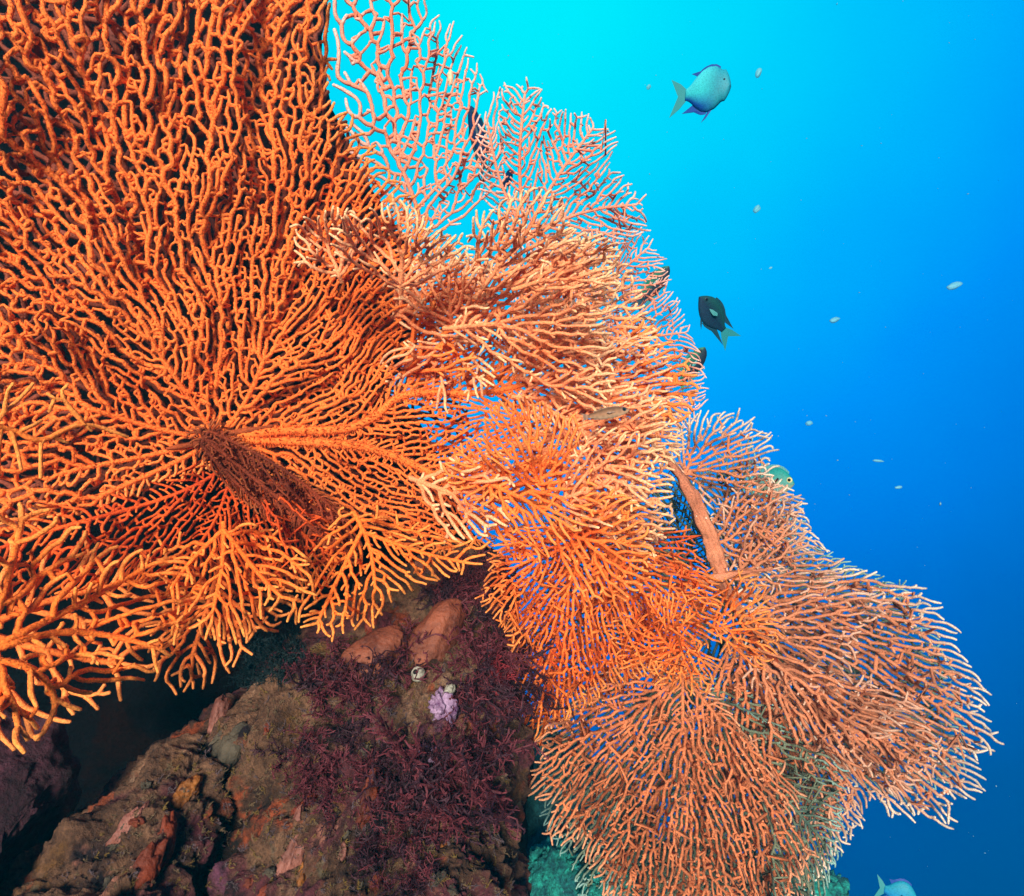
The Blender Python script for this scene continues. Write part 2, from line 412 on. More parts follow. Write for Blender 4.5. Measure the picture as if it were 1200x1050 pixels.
def rock_mat(name, cols, patch, scale=7, bump=.9):
    m, nt, b, N, L = newmat(name); geo = N('ShaderNodeNewGeometry')
    n1 = N('ShaderNodeTexNoise'); n1.inputs['Scale'].default_value = scale; n1.inputs['Detail'].default_value = 9; n1.inputs['Roughness'].default_value = .68
    L(geo.outputs['Position'], n1.inputs['Vector'])
    k = len(cols); r1 = ramp(nt, [(.3 + .4 * i / (k - 1), c) for i, c in enumerate(cols)]); L(n1.outputs['Fac'], r1.inputs['Fac'])
    base = r1.outputs['Color']
    for i, (c, sc, th) in enumerate(patch):
        n = N('ShaderNodeTexNoise'); n.inputs['Scale'].default_value = sc; n.inputs['Detail'].default_value = 5; n.inputs['Roughness'].default_value = .6
        mp = N('ShaderNodeMapping'); mp.inputs['Location'].default_value = (i * 5.7 + 1, i * 2.3, 0); L(geo.outputs['Position'], mp.inputs['Vector']); L(mp.outputs[0], n.inputs['Vector'])
        mr = N('ShaderNodeMapRange'); mr.inputs[1].default_value = th; mr.inputs[2].default_value = th + .06; L(n.outputs['Fac'], mr.inputs[0])
        mx = N('ShaderNodeMix'); mx.data_type = 'RGBA'; L(mr.outputs[0], mx.inputs[0]); L(base, mx.inputs[6]); mx.inputs[7].default_value = (*c, 1); base = mx.outputs[2]
    n3 = N('ShaderNodeTexNoise'); n3.inputs['Scale'].default_value = 130; n3.inputs['Detail'].default_value = 6; n3.inputs['Roughness'].default_value = .7; L(geo.outputs['Position'], n3.inputs['Vector'])
    mq = N('ShaderNodeMapRange'); mq.inputs[1].default_value = .3; mq.inputs[2].default_value = .7; mq.inputs[3].default_value = .35; mq.inputs[4].default_value = 1.6; L(n3.outputs['Fac'], mq.inputs[0])
    mu = N('ShaderNodeMix'); mu.data_type = 'RGBA'; mu.blend_type = 'MULTIPLY'; mu.inputs[0].default_value = 1; L(base, mu.inputs[6]); L(mq.outputs[0], mu.inputs[7])
    L(mu.outputs[2], b.inputs['Base Color']); b.inputs['Roughness'].default_value = .8; b.inputs['Specular IOR Level'].default_value = .3
    bp = N('ShaderNodeBump'); bp.inputs['Strength'].default_value = bump; bp.inputs['Distance'].default_value = .02
    L(n3.outputs['Fac'], bp.inputs['Height']); L(bp.outputs[0], b.inputs['Normal'])
    return m
M['rock'] = rock_mat('encrusted reef rock', [(.010, .006, .004), (.075, .034, .018), (.22, .11, .058), (.44, .27, .17)],
                     [((.12, .028, .035), 6, .54), ((.15, .068, .018), 9, .60), ((.30, .06, .018), 11, .60), ((.38, .15, .10), 14, .62), ((.16, .05, .09), 8, .66), ((.012, .006, .009), 8, .58), ((.16, .12, .07), 17, .66)])
M['rock_purple'] = rock_mat('purple encrusted rock', [(.008, .004, .005), (.03, .009, .014), (.075, .02, .032), (.15, .08, .11)], [((.20, .05, .02), 8, .63)])
M['rock_dark'] = rock_mat('reef wall with painted darkness', [(.0015, .0015, .0018), (.004, .0035, .004), (.009, .007, .008)], [((.010, .004, .003), 6, .58)], 5)  # near-black colour puts the darkness of the hollow into the rock
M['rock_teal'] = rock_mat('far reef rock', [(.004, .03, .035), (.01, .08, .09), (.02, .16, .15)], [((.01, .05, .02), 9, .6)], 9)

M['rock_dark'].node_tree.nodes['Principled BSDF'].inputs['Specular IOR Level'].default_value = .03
reef = pillow('reef_rock', [(262, 905), (258, 850), (300, 812), (350, 762), (430, 690), (520, 645), (585, 655), (600, 700),
              (606, 780), (612, 860), (604, 930), (600, 1000), (612, 1060), (615, 1250), (300, 1330), (190, 1250), (232, 1040), (262, 960)],
              lambda x, y: 1.12 - .0008 * (y - 700) + .0001 * (x - 300), .15, M['rock'], 3, rings=130, n=620, amp=.035, freq=6, sharp=.4, fine=.022)
tag(reef, kind='structure')
ledge = pillow('reef_ledge', [(-120, 1130), (20, 1020), (110, 950), (190, 880), (245, 850), (262, 885), (262, 940), (248, 1000), (214, 1060), (160, 1250), (-60, 1300)],
              lambda x, y: 1.02 - .0009 * (y - 800), .11, M['rock'], 23, rings=90, n=420, amp=.03, freq=6, sharp=.4, fine=.022)
tag(ledge, kind='structure')
boulder = pillow('boulder', [(-120, 800), (10, 835), (62, 850), (88, 900), (84, 945), (50, 985), (10, 1030), (-30, 1130), (-140, 1130)],
              lambda x, y: .88 - .0006 * (y - 850), .10, M['rock_purple'], 31, rings=60, n=300, amp=.03, freq=6, sharp=.4, fine=.008)
tag(boulder, 'purple crusted boulder in the lower left corner under the bright sea fan', 'boulder')
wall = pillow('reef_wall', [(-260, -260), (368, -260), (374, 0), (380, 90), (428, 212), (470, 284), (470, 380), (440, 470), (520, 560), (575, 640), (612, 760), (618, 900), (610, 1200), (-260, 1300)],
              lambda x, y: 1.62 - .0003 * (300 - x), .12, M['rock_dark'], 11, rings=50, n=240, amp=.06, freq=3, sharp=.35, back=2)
tag(wall, kind='structure')

# ------------------------------------------------------------------ the sea fans
def stalk(parent, mat, pts, seed=0, name='stalk', sides=14, rough=.34):
    "a knobbly stem: (photo x, photo y, depth, radius in photo pixels)"
    rg = np.random.default_rng(seed); a = np.array(pts, float); k = np.arange(len(a)); t = np.linspace(0, len(a) - 1, 14 * (len(a) - 1) + 1)
    from_ = [np.interp(t, k, a[:, i]) for i in range(4)]
    for _ in range(6):
        for q in from_: q[1:-1] = .5 * q[1:-1] + .25 * (q[:-2] + q[2:])
    x, y, d, r = from_; p = P(x, y, d); rr = r * PXM * d
    tg = np.gradient(p, axis=0); tg /= np.linalg.norm(tg, axis=1)[:, None]
    nv = np.array(CAM) - p; nv /= np.linalg.norm(nv, axis=1)[:, None]; b = np.cross(tg, nv); b /= np.linalg.norm(b, axis=1)[:, None]; c = np.cross(b, tg)
    an = np.arange(sides) * 2 * math.pi / sides; V = []
    for i in range(len(p)):
        for j, q in enumerate(an):
            o = b[i] * math.cos(q) + c[i] * math.sin(q)
            f = 1 + rough * noise.fractal(Vector(p[i] + o * rr[i]) * 26, .8, 2.1, 4) + .16 * math.sin(q * 5 + i * .11) + .08 * math.sin(q * 9 - i * .2)
            V.append(p[i] + o * rr[i] * f)
    m = len(p); i0 = np.arange(m - 1)[:, None] * sides + np.arange(sides); i1 = np.arange(m - 1)[:, None] * sides + (np.arange(sides) + 1) % sides
    F = np.stack([i0, i1, i1 + sides, i0 + sides], -1).reshape(-1, 4); V = np.array(V)
    n0 = len(V); V = np.vstack([V, p[0] - tg[0] * rr[0] * .4, p[-1] + tg[-1] * rr[-1] * .4]); k = np.arange(sides); e = (m - 1) * sides
    T = np.vstack([np.stack([np.roll(k, -1), k, np.full(sides, n0)], -1), np.stack([e + k, e + np.roll(k, -1), np.full(sides, n0 + 1)], -1)])
    V = V - np.array(parent.location)
    me = mesh_np(name, V, [F, T], True); o = bpy.data.objects.new(name, me); COL.objects.link(o); me.materials.append(mat); o.parent = parent
    return o

# the big fan that fills the left of the view
f = colony('sea_fan', 400, 640, 1.12, 'largest sea fan, broad deep orange mesh spreading up and left from a dark brown hub')
s_main = lambda x, y: .58 * (11.5 + 7 * min(max((430 - x) / 430, 0), 1.2) + 6 * min(max((330 - y) / 330, 0), 1.1))
d_main = plane(.98, 255, 515, .00042, .00022, .03, 150, 1)
build_fan('fan_blade', f, M['orange'], [(-60, -60), (388, -60), (386, 60), (384, 120), (450, 200), (500, 260), (560, 330), (625, 420), (640, 500), (640, 600), (560, 645), (480, 645),
    (400, 600), (330, 560), (255, 545), (200, 560), (100, 600), (-60, 640)],
    [([(255, 515), (330, 503), (400, 506), (440, 490), (470, 458), (560, 463), (618, 450)], 14, 6), ([(255, 515), (380, 518), (450, 527), (540, 572), (640, 592)], 13, 5),
     ([(255, 515), (290, 470), (310, 420)], 5, 3), ([(255, 515), (190, 505), (110, 480)], 7, 3), ([(255, 515), (170, 535), (90, 550)], 7, 3), ([(255, 515), (225, 470), (190, 420)], 5, 3), ([(255, 515), (200, 545), (120, 580)], 6, 3)],
    s_main, d_main, 5, thick=.215, relief=.012, wig=lambda x, y: .12 + .28 * min(1, max(0, (y - 80) / 200)), links=.97, cross=.2, flow=lambda x, y: .55 + .3 * min(1, max(0, (220 - y) / 150)), inertia=.8, kill=.58, tsc=.5, curl=1.15, cwl=85, polyps=8, polyp_len=1.1)
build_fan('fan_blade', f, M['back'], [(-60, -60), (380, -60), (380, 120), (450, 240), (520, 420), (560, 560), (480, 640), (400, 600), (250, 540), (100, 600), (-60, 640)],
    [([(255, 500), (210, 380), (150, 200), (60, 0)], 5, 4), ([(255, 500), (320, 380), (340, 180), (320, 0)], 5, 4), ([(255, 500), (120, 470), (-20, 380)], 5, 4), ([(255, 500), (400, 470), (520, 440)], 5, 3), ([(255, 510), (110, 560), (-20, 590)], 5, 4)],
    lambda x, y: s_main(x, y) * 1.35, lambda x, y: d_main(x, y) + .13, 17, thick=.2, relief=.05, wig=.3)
build_fan('fan_blade', f, M['red'], [(330, 560), (400, 600), (395, 660), (345, 690), (250, 675), (140, 690), (20, 700), (-30, 640), (60, 590), (200, 555), (255, 530)],
    [([(275, 530), (250, 560), (180, 590), (60, 620), (-20, 650)], 5, 4), ([(275, 530), (260, 600), (225, 650)], 5, 3), ([(300, 550), (330, 600), (370, 640)], 5, 3)],
    lambda x, y: 6.5 + 4 * max(0, (250 - x) / 250), plane(1.0, 255, 560, .0003, -.0006, .03, 100, 2), 8, thick=.2, relief=.05)
build_fan('fan_blade', f, M['amber'], [(400, 600), (440, 600), (520, 630), (570, 640), (555, 660), (500, 680), (465, 690), (430, 730), (375, 745), (350, 720), (355, 660)],
    [([(415, 600), (435, 640), (440, 690)], 4, 3), ([(425, 620), (395, 680), (372, 730)], 4, 3), ([(430, 625), (500, 650), (550, 660)], 4, 3)],
    const(15), plane(.93, 440, 640, 0, -.0006, .03, 70, 3), 4, thick=.21, relief=.06, links=.3)
stalk(f, M['stalk'], [(405, 655, 1.13, 12), (392, 622, 1.06, 14), (345, 585, 1.02, 13), (300, 560, 1.0, 11), (262, 522, .99, 9), (240, 508, .98, 6)], 1)
build_fan('branch', f, M['stalk'], [(215, 505), (255, 490), (290, 520), (350, 558), (400, 590), (425, 640), (415, 665), (380, 655), (330, 625), (280, 585), (240, 545)], [([(245, 505), (300, 530), (355, 565), (405, 610)], 5, 4), ([(238, 512), (285, 550), (340, 595), (395, 645)], 6, 5), ([(235, 520), (270, 560), (320, 605), (375, 645)], 5, 4)],
    const(7.5), lambda x, y: d_main(x, y) - .03, 300, thick=.28, relief=.02, links=1, cross=.4, polyps=8, ext=(.1, .4), curl=1.2, cwl=40)
for i, q in enumerate([[(242, 515, 6), (280, 506, 4), (320, 499, 1.5)], [(252, 514, 5), (220, 522, 3.5), (195, 526, 1.5)], [(250, 512, 6), (255, 540, 7), (290, 575, 5), (330, 605, 2.5)]]):
    stalk(f, M['rib'], [(x, y, d_main(x, y) - .004, r) for x, y, r in q], 60 + i, 'branch', 10, .45)

# the low bright fan at the left edge
f = colony('sea_fan', -10, 770, .66, 'bright amber sea fan at the lower left, reaching right over the boulder')
sl_ = lambda x, y: 14 + 6 * max(0, (180 - x) / 180)
build_fan('fan_blade', f, M['amber'], [(-40, 600), (40, 590), (120, 640), (170, 655), (215, 650), (240, 690), (200, 770), (160, 800), (110, 800), (70, 840), (40, 880), (0, 870), (-40, 880)],
    [([(-30, 770), (40, 735), (110, 700), (170, 665)], 6, 4), ([(-30, 770), (60, 738), (140, 745), (190, 762)], 6, 4), ([(-30, 770), (40, 780), (70, 820), (50, 860)], 7, 5), ([(-20, 760), (10, 680), (25, 610)], 7, 5)],
    sl_, plane(.66, 0, 770, .0007, -.0003, .03, 90, 4), 6, ext=(.4, 1.4), thick=.18, relief=.08, links=.3)
build_fan('fan_blade', f, M['orange'], [(-40, 640), (100, 640), (200, 660), (250, 700), (190, 780), (110, 835), (30, 860), (-40, 860)],
    [([(-30, 740), (60, 700), (170, 680)], 5, 4), ([(-30, 740), (80, 770), (160, 780)], 5, 4)],
    lambda x, y: sl_(x, y) * 1.7, plane(.80, 0, 770, .0006, -.0003, .03, 90, 5), 16, ext=(.4, 1.2), thick=.11, relief=.08, links=.3)
f = colony('sea_fan', 262, 600, .96, 'fringe-like amber sea fan drooping below the brown stem, tips over the dark hollow')
build_fan('fan_blade', f, M['amber'], [(180, 640), (240, 630), (290, 610), (350, 640), (370, 690), (345, 720), (330, 700), (300, 720), (320, 735), (270, 745), (250, 735), (200, 745), (200, 690)],
    [([(262, 612), (262, 660), (250, 715)], 4, 3), ([(262, 620), (300, 670), (330, 700)], 4, 3), ([(262, 620), (220, 660), (200, 690)], 4, 3)],
    const(17), plane(.86, 262, 640, 0, -.0005, .03, 70, 6), 7, thick=.205, relief=.08, links=.45)
build_fan('fan_blade', f, M['orange'], [(180, 690), (350, 660), (350, 710), (300, 745), (280, 770), (250, 790), (230, 805), (190, 795), (175, 760)],
    [([(265, 640), (240, 720), (225, 770)], 4, 3), ([(255, 690), (290, 720), (300, 740)], 4, 3)],
    const(19), plane(.95, 262, 640, 0, -.0004, .03, 70, 7), 9, thick=.18, relief=.09, links=.15)
f = colony('sea_fan', -20, 560, .6, 'few thick yellow-orange sea fan branches curling in at the left edge')
build_fan('fan_blade', f, M['amber'], [(-40, 430), (20, 440), (75, 450), (110, 500), (150, 505), (160, 520), (120, 525), (60, 535), (45, 560), (-40, 560)],
    [([(-40, 500), (15, 500), (45, 522), (95, 492), (150, 512)], 5, 3.5), ([(95, 492), (68, 462), (80, 450)], 4, 3.5), ([(48, 520), (48, 540)], 4.5, 4)],
    const(60), plane(.62, 0, 500, .0006, 0, .02, 90, 8), 12, ext=(.2, .5), thick=.075, relief=.08, links=.3)

# fans standing against the open water
f = colony('sea_fan', 470, 230, 1.6, 'thin pink-orange sea fan with wide open meshes against the bright water, topmost')
build_fan('fan_blade', f, M['pink'], [(386, -40), (492, -40), (500, 10), (545, 60), (570, 100), (560, 135), (592, 170), (580, 225), (540, 262), (490, 285), (440, 215), (395, 110)],
    [([(500, 285), (488, 240), (472, 200)], 5, 3), ([(488, 245), (525, 205)], 4, 3)],
    lambda x, y: 8.5 + 8 * min(1, max(0, (510 - x) / 110)), plane(1.5, 480, 150, .0004, 0, .03, 80, 9), 14, thick=.155, relief=.02, links=.95, cross=.32, flow=.35, wig=.35)
f = colony('sea_fan', 610, 270, 1.5, 'upright pink-tipped sea fan against the cyan water, many free branch tips')
build_fan('fan_blade', f, M['pink'], [(560, 165), (580, 110), (615, 98), (650, 130), (690, 140), (720, 165), (715, 200), (750, 235), (757, 270), (700, 300), (620, 300), (570, 240), (565, 215)],
    [([(615, 275), (607, 190), (615, 110)], 3.5, 2.5), ([(615, 275), (650, 210), (695, 150)], 3.5, 2.5), ([(615, 275), (690, 245), (745, 240)], 3.5, 2.5), ([(615, 275), (585, 215), (572, 150)], 3, 2.5)],
    const(11.5), plane(1.42, 615, 220, .0003, 0, .04, 60, 10), 21, thick=.19, relief=.06, links=.35)
f = colony('sea_fan', 640, 430, 1.55, 'fine-meshed pink sea fan whose right rim hides two green headed fish')
build_fan('fan_blade', f, M['pink'], [(600, 290), (690, 270), (750, 270), (772, 300), (782, 340), (805, 380), (820, 420), (826, 470), (800, 500), (740, 510), (660, 480), (610, 400)],
    [([(630, 420), (690, 350), (760, 290)], 4, 2.5), ([(630, 420), (720, 400), (800, 390)], 4, 2.5), ([(630, 420), (720, 460), (815, 480)], 4, 2.5)],
    const(9.5), plane(1.5, 650, 400, .0005, 0, .04, 70, 11), 25, thick=.185, relief=.05, links=.3)

# overlapping fronds in the middle
f = colony('sea_fan', 520, 350, .98, 'flat shelf-like peach sea fan across the upper middle, seen nearly edge on')
for i, (rt, a0, a1, rr, d0, gy) in enumerate([((470, 345), 25, 150, 105, .93, .0010), ((560, 345), 10, 95, 128, .95, .0012), ((600, 340), -2, 38, 118, .90, .0010), ((400, 330), 60, 160, 78, .90, .0008)]):
    build_fan('fan_blade', f, M['peach'], sector(rt, a0, a1, rr, 30 + i), [([rt, (rt[0] + rr * .3 * math.cos(R((a0 + a1) / 2)), rt[1] - rr * .3 * math.sin(R((a0 + a1) / 2)))], 4.5, 2.5)],
        const(14.5), plane(d0, rt[0], rt[1], .0001, gy, .05, 50, 30 + i), 40 + i, thick=.22, relief=.04, links=.25, ext=(.6, 1.6))
f = colony('sea_fan', 520, 385, 1.05, 'peach sea fan with long finger-like branches pointing right, below the shelf-like fan')
for i, (rt, a0, a1, rr, d0) in enumerate([((520, 385), -30, 40, 215, .99), ((530, 390), 40, 150, 95, 1.02), ((520, 395), 190, 330, 85, 1.02)]):
    mid = R((a0 + a1) / 2)
    build_fan('fan_blade', f, M['peach'], sector(rt, a0, a1, rr, 50 + i, .06), [([rt, (rt[0] + rr * .3 * math.cos(mid), rt[1] - rr * .3 * math.sin(mid))], 5, 2.5)],
        const(14.5), plane(d0, rt[0], rt[1], -.0002, .0006, .05, 60, 50 + i), 60 + i, thick=.22, relief=.035, ext=(.6, 1.8), links=.3)
f = colony('sea_fan', 615, 470, 1.15, 'dense peach sea fan in the very middle, its fine tips turned right')
for i, (rt, a0, a1, rr, d0, s) in enumerate([((600, 465), -35, 30, 190, 1.08, 12.5), ((640, 480), -60, 10, 150, 1.03, 12.5), ((620, 460), 20, 120, 110, 1.12, 13)]):
    mid = R((a0 + a1) / 2)
    build_fan('fan_blade', f, M['peach'], sector(rt, a0, a1, rr, 70 + i, .07), [([rt, (rt[0] + rr * .3 * math.cos(mid), rt[1] - rr * .3 * math.sin(mid))], 5, 2.5)],
        const(s), plane(d0, rt[0], rt[1], .0001, .0004, .06, 55, 70 + i), 80 + i, thick=.22, relief=.035, ext=(.6, 1.8), links=.35)
f = colony('sea_fan', 640, 600, 1.1, 'tangled orange sea fan above the drooping one, with curled branch ends')
for i, (rt, a0, a1, rr, d0, s) in enumerate([((640, 592), -20, 60, 150, 1.0, 13.5), ((640, 592), 60, 140, 120, 1.03, 13), ((690, 610), -40, 50, 90, 1.0, 14), ((600, 560), 120, 230, 70, 1.02, 13)]):
    mid = R((a0 + a1) / 2)
    build_fan('fan_blade', f, M['peach' if i % 2 == 0 else 'orange'], sector(rt, a0, a1, rr, 90 + i, .08), [([rt, (rt[0] + rr * .3 * math.cos(mid), rt[1] - rr * .3 * math.sin(mid))], 5, 2.5)],
        const(s), plane(d0, rt[0], rt[1], .0002, .0006, .06, 50, 90 + i), 100 + i, thick=.22, relief=.035, ext=(.6, 1.8), links=.35)

rg_ = np.random.default_rng(404)
for i, (x, y, an, w, rr, d0) in enumerate([(455, 375, 30, 50, 120, 1.06), (470, 440, 40, 40, 110, 1.08), (560, 440, -5, 45, 150, 1.13), (600, 520, -12, 45, 170, 1.10), (560, 560, -25, 45, 130, 1.06),
                                   (620, 400, 15, 50, 140, 1.2), (660, 580, 0, 50, 90, 1.08), (660, 460, 5, 45, 140, 1.18), (520, 360, 15, 45, 140, 1.12), (600, 330, 5, 45, 110, 1.15), (640, 620, -15, 50, 120, 1.05), (480, 560, -20, 40, 120, 1.08)]):
    gx, gy = -.0007 * math.cos(R(an)), .0007 * math.sin(R(an))
    build_fan('fan_blade', f, M[['peach', 'orange', 'peach'][i % 3]], sector((x, y), an - w, an + w, rr, 400 + i, .08), [([(x, y), (x + rr * .4 * math.cos(R(an)), y - rr * .4 * math.sin(R(an)))], 4, 2.5)],
        const(rg_.uniform(14, 18)), plane(d0, x, y, gx, gy, .04, 50, 400 + i), 420 + i, thick=.225, relief=.03, links=.4, ext=(.6, 1.7), inertia=.9, wig=.2, curl=.7, cwl=45)

# the drooping fans right of the rock
f = colony('sea_fan', 700, 650, 1.15, 'dense orange sea fan drooping beside the algae covered rock')
build_fan('fan_blade', f, M['orange'], [(590, 620), (700, 610), (770, 640), (840, 680), (850, 740), (790, 780), (720, 800), (650, 850), (612, 880), (606, 800), (598, 740), (562, 700), (575, 660)],
    [([(690, 630), (670, 680)], 4, 3), ([(690, 630), (630, 655)], 4, 3), ([(690, 630), (740, 670)], 4, 3)],
    const(10), plane(1.05, 690, 640, .0004, 0, .05, 70, 20), 31, thick=.22, relief=.06, links=.6)
build_fan('fan_blade', f, M['red'], [(590, 620), (700, 600), (800, 620), (850, 700), (800, 790), (680, 830), (620, 860), (606, 780), (575, 690)],
    [([(690, 620), (650, 720), (640, 830)], 4.5, 2.5), ([(690, 620), (760, 700), (780, 770)], 4.5, 2.5)],
    const(11), plane(1.16, 690, 640, .0004, 0, .05, 70, 21), 32, thick=.2, relief=.06, links=.5)
f = colony('sea_fan', 800, 790, 1.3, 'orange sea fan hanging lowest, with long wavy branches sweeping left and down')
build_fan('fan_blade', f, M['salmon'], [(800, 770), (720, 780), (665, 830), (640, 842), (634, 888), (618, 920), (648, 945), (640, 975), (680, 985), (700, 1020), (720, 1075), (800, 1085), (935, 1085), (925, 1030), (950, 1000), (925, 960), (940, 930), (890, 880)],
    [([(800, 790), (770, 815)], 5, 3), ([(800, 790), (800, 850)], 5, 3), ([(800, 790), (840, 840)], 5, 3)],
    const(10.5), plane(1.2, 800, 800, .0005, -.0003, .05, 80, 22), 33, ext=(.8, 3.6), thick=.22, relief=.05, links=.5, inertia=1.2, wig=.2)
build_fan('fan_blade', f, M['haze_tint'], [(800, 780), (740, 830), (700, 930), (720, 1085), (960, 1085), (985, 960), (990, 900), (900, 820)],
    [([(800, 795), (790, 900), (800, 1040)], 5, 2.5), ([(800, 795), (880, 890), (960, 980)], 5, 2.5)],
    const(10.5), plane(1.34, 800, 800, .0003, -.0003, .05, 80, 23), 34, thick=.2, relief=.06, links=.4, inertia=1.0)
for i, (rt, a0, a1, rr, d0, s) in enumerate([((790, 765), 60, 200, 75, 1.08, 10.5), ((830, 740), -40, 70, 85, 1.1, 11), ((800, 750), 200, 330, 60, 1.1, 11)]):
    mid = R((a0 + a1) / 2)
    build_fan('fan_blade', f, M['orange'], sector(rt, a0, a1, rr, 120 + i, .08), [([rt, (rt[0] + rr * .3 * math.cos(mid), rt[1] - rr * .3 * math.sin(mid))], 4.5, 2.5)],
        const(s), plane(d0, rt[0], rt[1], .0002, .0006, .06, 50, 120 + i), 130 + i, thick=.2, relief=.06, links=.4)

# the pale fan at the right
f = colony('sea_fan', 850, 690, 1.45, 'palest sea fan, farthest right, spread over deep blue water from a thick stem')
d_r = plane(1.42, 850, 690, .0004, .0001, .04, 100, 25)
build_fan('fan_blade', f, M['pale'], [(785, 545), (795, 500), (830, 485), (870, 490), (905, 525), (900, 555), (935, 585), (965, 645), (930, 670), (860, 680), (820, 610)],
    [([(800, 560), (810, 540)], 3.5, 2.2), ([(830, 620), (850, 590)], 3.5, 2.2), ([(845, 660), (880, 630)], 3.5, 2.2)],
    const(10.5), d_r, 41, tiplen=36, curl=.35, ext=(1.2, 4), thick=.22, relief=.06, links=.25, inertia=1.2, wig=.14, flow=.8)
build_fan('fan_blade', f, M['pale'], [(860, 690), (925, 672), (965, 668), (1000, 664), (1030, 682), (1072, 684), (1092, 712), (1108, 728), (1126, 768), (1148, 800), (1150, 836), (1164, 862), (1142, 890), (1148, 920), (1112, 942), (1102, 966), (1068, 950), (1042, 958), (1020, 924), (990, 900), (920, 830), (880, 760)],
    [([(855, 690), (890, 750), (930, 795)], 6, 3), ([(858, 695), (900, 700)], 5, 3), ([(890, 750), (930, 750)], 5, 3)],
    const(12), d_r, 42, tiplen=42, curl=.25, ext=(1.2, 4.5), thick=.225, relief=.05, links=.4, inertia=1.3, wig=.14, flow=.9)
build_fan('fan_blade', f, M['pale'], [(870, 740), (920, 800), (1000, 880), (1010, 960), (985, 990), (940, 1060), (850, 1085), (780, 1060), (800, 900), (840, 800)],
    [([(880, 760), (890, 810)], 5, 2.5), ([(870, 760), (862, 820)], 5, 2.5)],
    const(10.5), lambda x, y: d_r(x, y) + .08, 43, thick=.22, relief=.05, links=.4, inertia=1.0)
for i, (x, y, an, w, rr, d0, s_) in enumerate([(878, 755, -52, 34, 230, 1.36, 12), (860, 735, -85, 30, 190, 1.33, 12), (905, 775, -38, 22, 190, 1.33, 13), (846, 680, 28, 35, 130, 1.36, 12), (860, 720, -15, 30, 170, 1.35, 13), (832, 640, 20, 45, 100, 1.35, 11.5)]):
    build_fan('fan_blade', f, M['pale' if i != 1 else 'salmon'], sector((x, y), an - w, an + w, rr, 500 + i, .13), [([(x, y), (x + 25 * math.cos(R(an)), y - 25 * math.sin(R(an)))], 4, 2.5)],
        const(s_), plane(d0, x, y, .0003, 0, .05, 70, 500 + i), 520 + i, thick=.21, relief=.05, links=.4, ext=(.8, 3.5), curl=.5, tiplen=30, tipcol=.45)
stalk(f, M['stem_skin'], [(768, 522, 1.30, 1.5), (784, 540, 1.31, 4), (802, 566, 1.32, 6), (826, 620, 1.34, 7), (844, 675, 1.37, 7), (868, 725, 1.40, 4), (892, 755, 1.42, 2)], 8, 'stalk', 20, .6)
stalk(f, M['stem_skin'], [(800, 572, 1.325, 3), (815, 580, 1.325, 5), (836, 630, 1.345, 5), (850, 665, 1.36, 3)], 12, 'branch', 12, .6)
stalk(f, M['stalk'], [(845, 690, 1.39, 5), (880, 742, 1.40, 6), (920, 790, 1.42, 3), (950, 815, 1.44, 1.5)], 10, 'branch', 12, .6)
stalk(f, M['stem_skin'], [(800, 690, 1.32, 2), (822, 680, 1.34, 5), (850, 675, 1.36, 5), (885, 668, 1.34, 2.5), (905, 668, 1.33, 1)], 9, 'branch', 12, .5)
f = colony('sea_fan', 860, 720, 1.75, 'sea fan tinted greenish with painted water haze, showing through behind the pale one')
build_fan('fan_blade', f, M['haze_tint'], [(640, 600), (800, 560), (880, 520), (950, 640), (1060, 690), (1120, 790), (1130, 900), (1060, 940), (960, 900), (990, 1000), (900, 1085), (700, 1080), (640, 960), (625, 800)],
    [([(860, 700), (900, 695)], 5, 2.5), ([(860, 700), (890, 740)], 5, 2.5), ([(860, 720), (860, 780)], 5, 2.5), ([(860, 700), (868, 650)], 4, 2.5), ([(860, 700), (810, 700)], 4, 2.5)],
    const(10), plane(1.7, 860, 720, .0003, 0, .05, 90, 26), 44, thick=.18, relief=.05, links=.4, inertia=1.0)
f = colony('sea_fan', 790, 640, 1.9, 'small sea fan painted black as a silhouette behind the pale stem')
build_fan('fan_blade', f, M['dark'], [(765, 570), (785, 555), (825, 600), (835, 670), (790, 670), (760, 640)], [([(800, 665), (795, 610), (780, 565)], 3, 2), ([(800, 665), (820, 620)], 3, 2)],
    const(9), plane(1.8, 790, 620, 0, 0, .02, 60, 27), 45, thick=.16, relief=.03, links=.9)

# ------------------------------------------------------------------ growth on the rock
def tree_of(*obs):
    V, F = [], []
    for o in obs:
        k = len(V); V += [v.co.copy() for v in o.data.vertices]; F += [[k + i for i in p.vertices] for p in o.data.polygons]
    return BVHTree.FromPolygons(V, F)
ROCK = tree_of(reef, ledge, boulder, wall)
def hit(px, py):
    d = (PV(px, py, 1) - CAM).normalized(); h = ROCK.ray_cast(CAM, d)
    if h[0] is None: return PV(px, py, 1.2), -d
    n = h[1] if h[1].dot(d) < 0 else -h[1]
    return h[0], n
def depth_of(p): return float((np.array(p) - np.array(CAM)) @ CF)

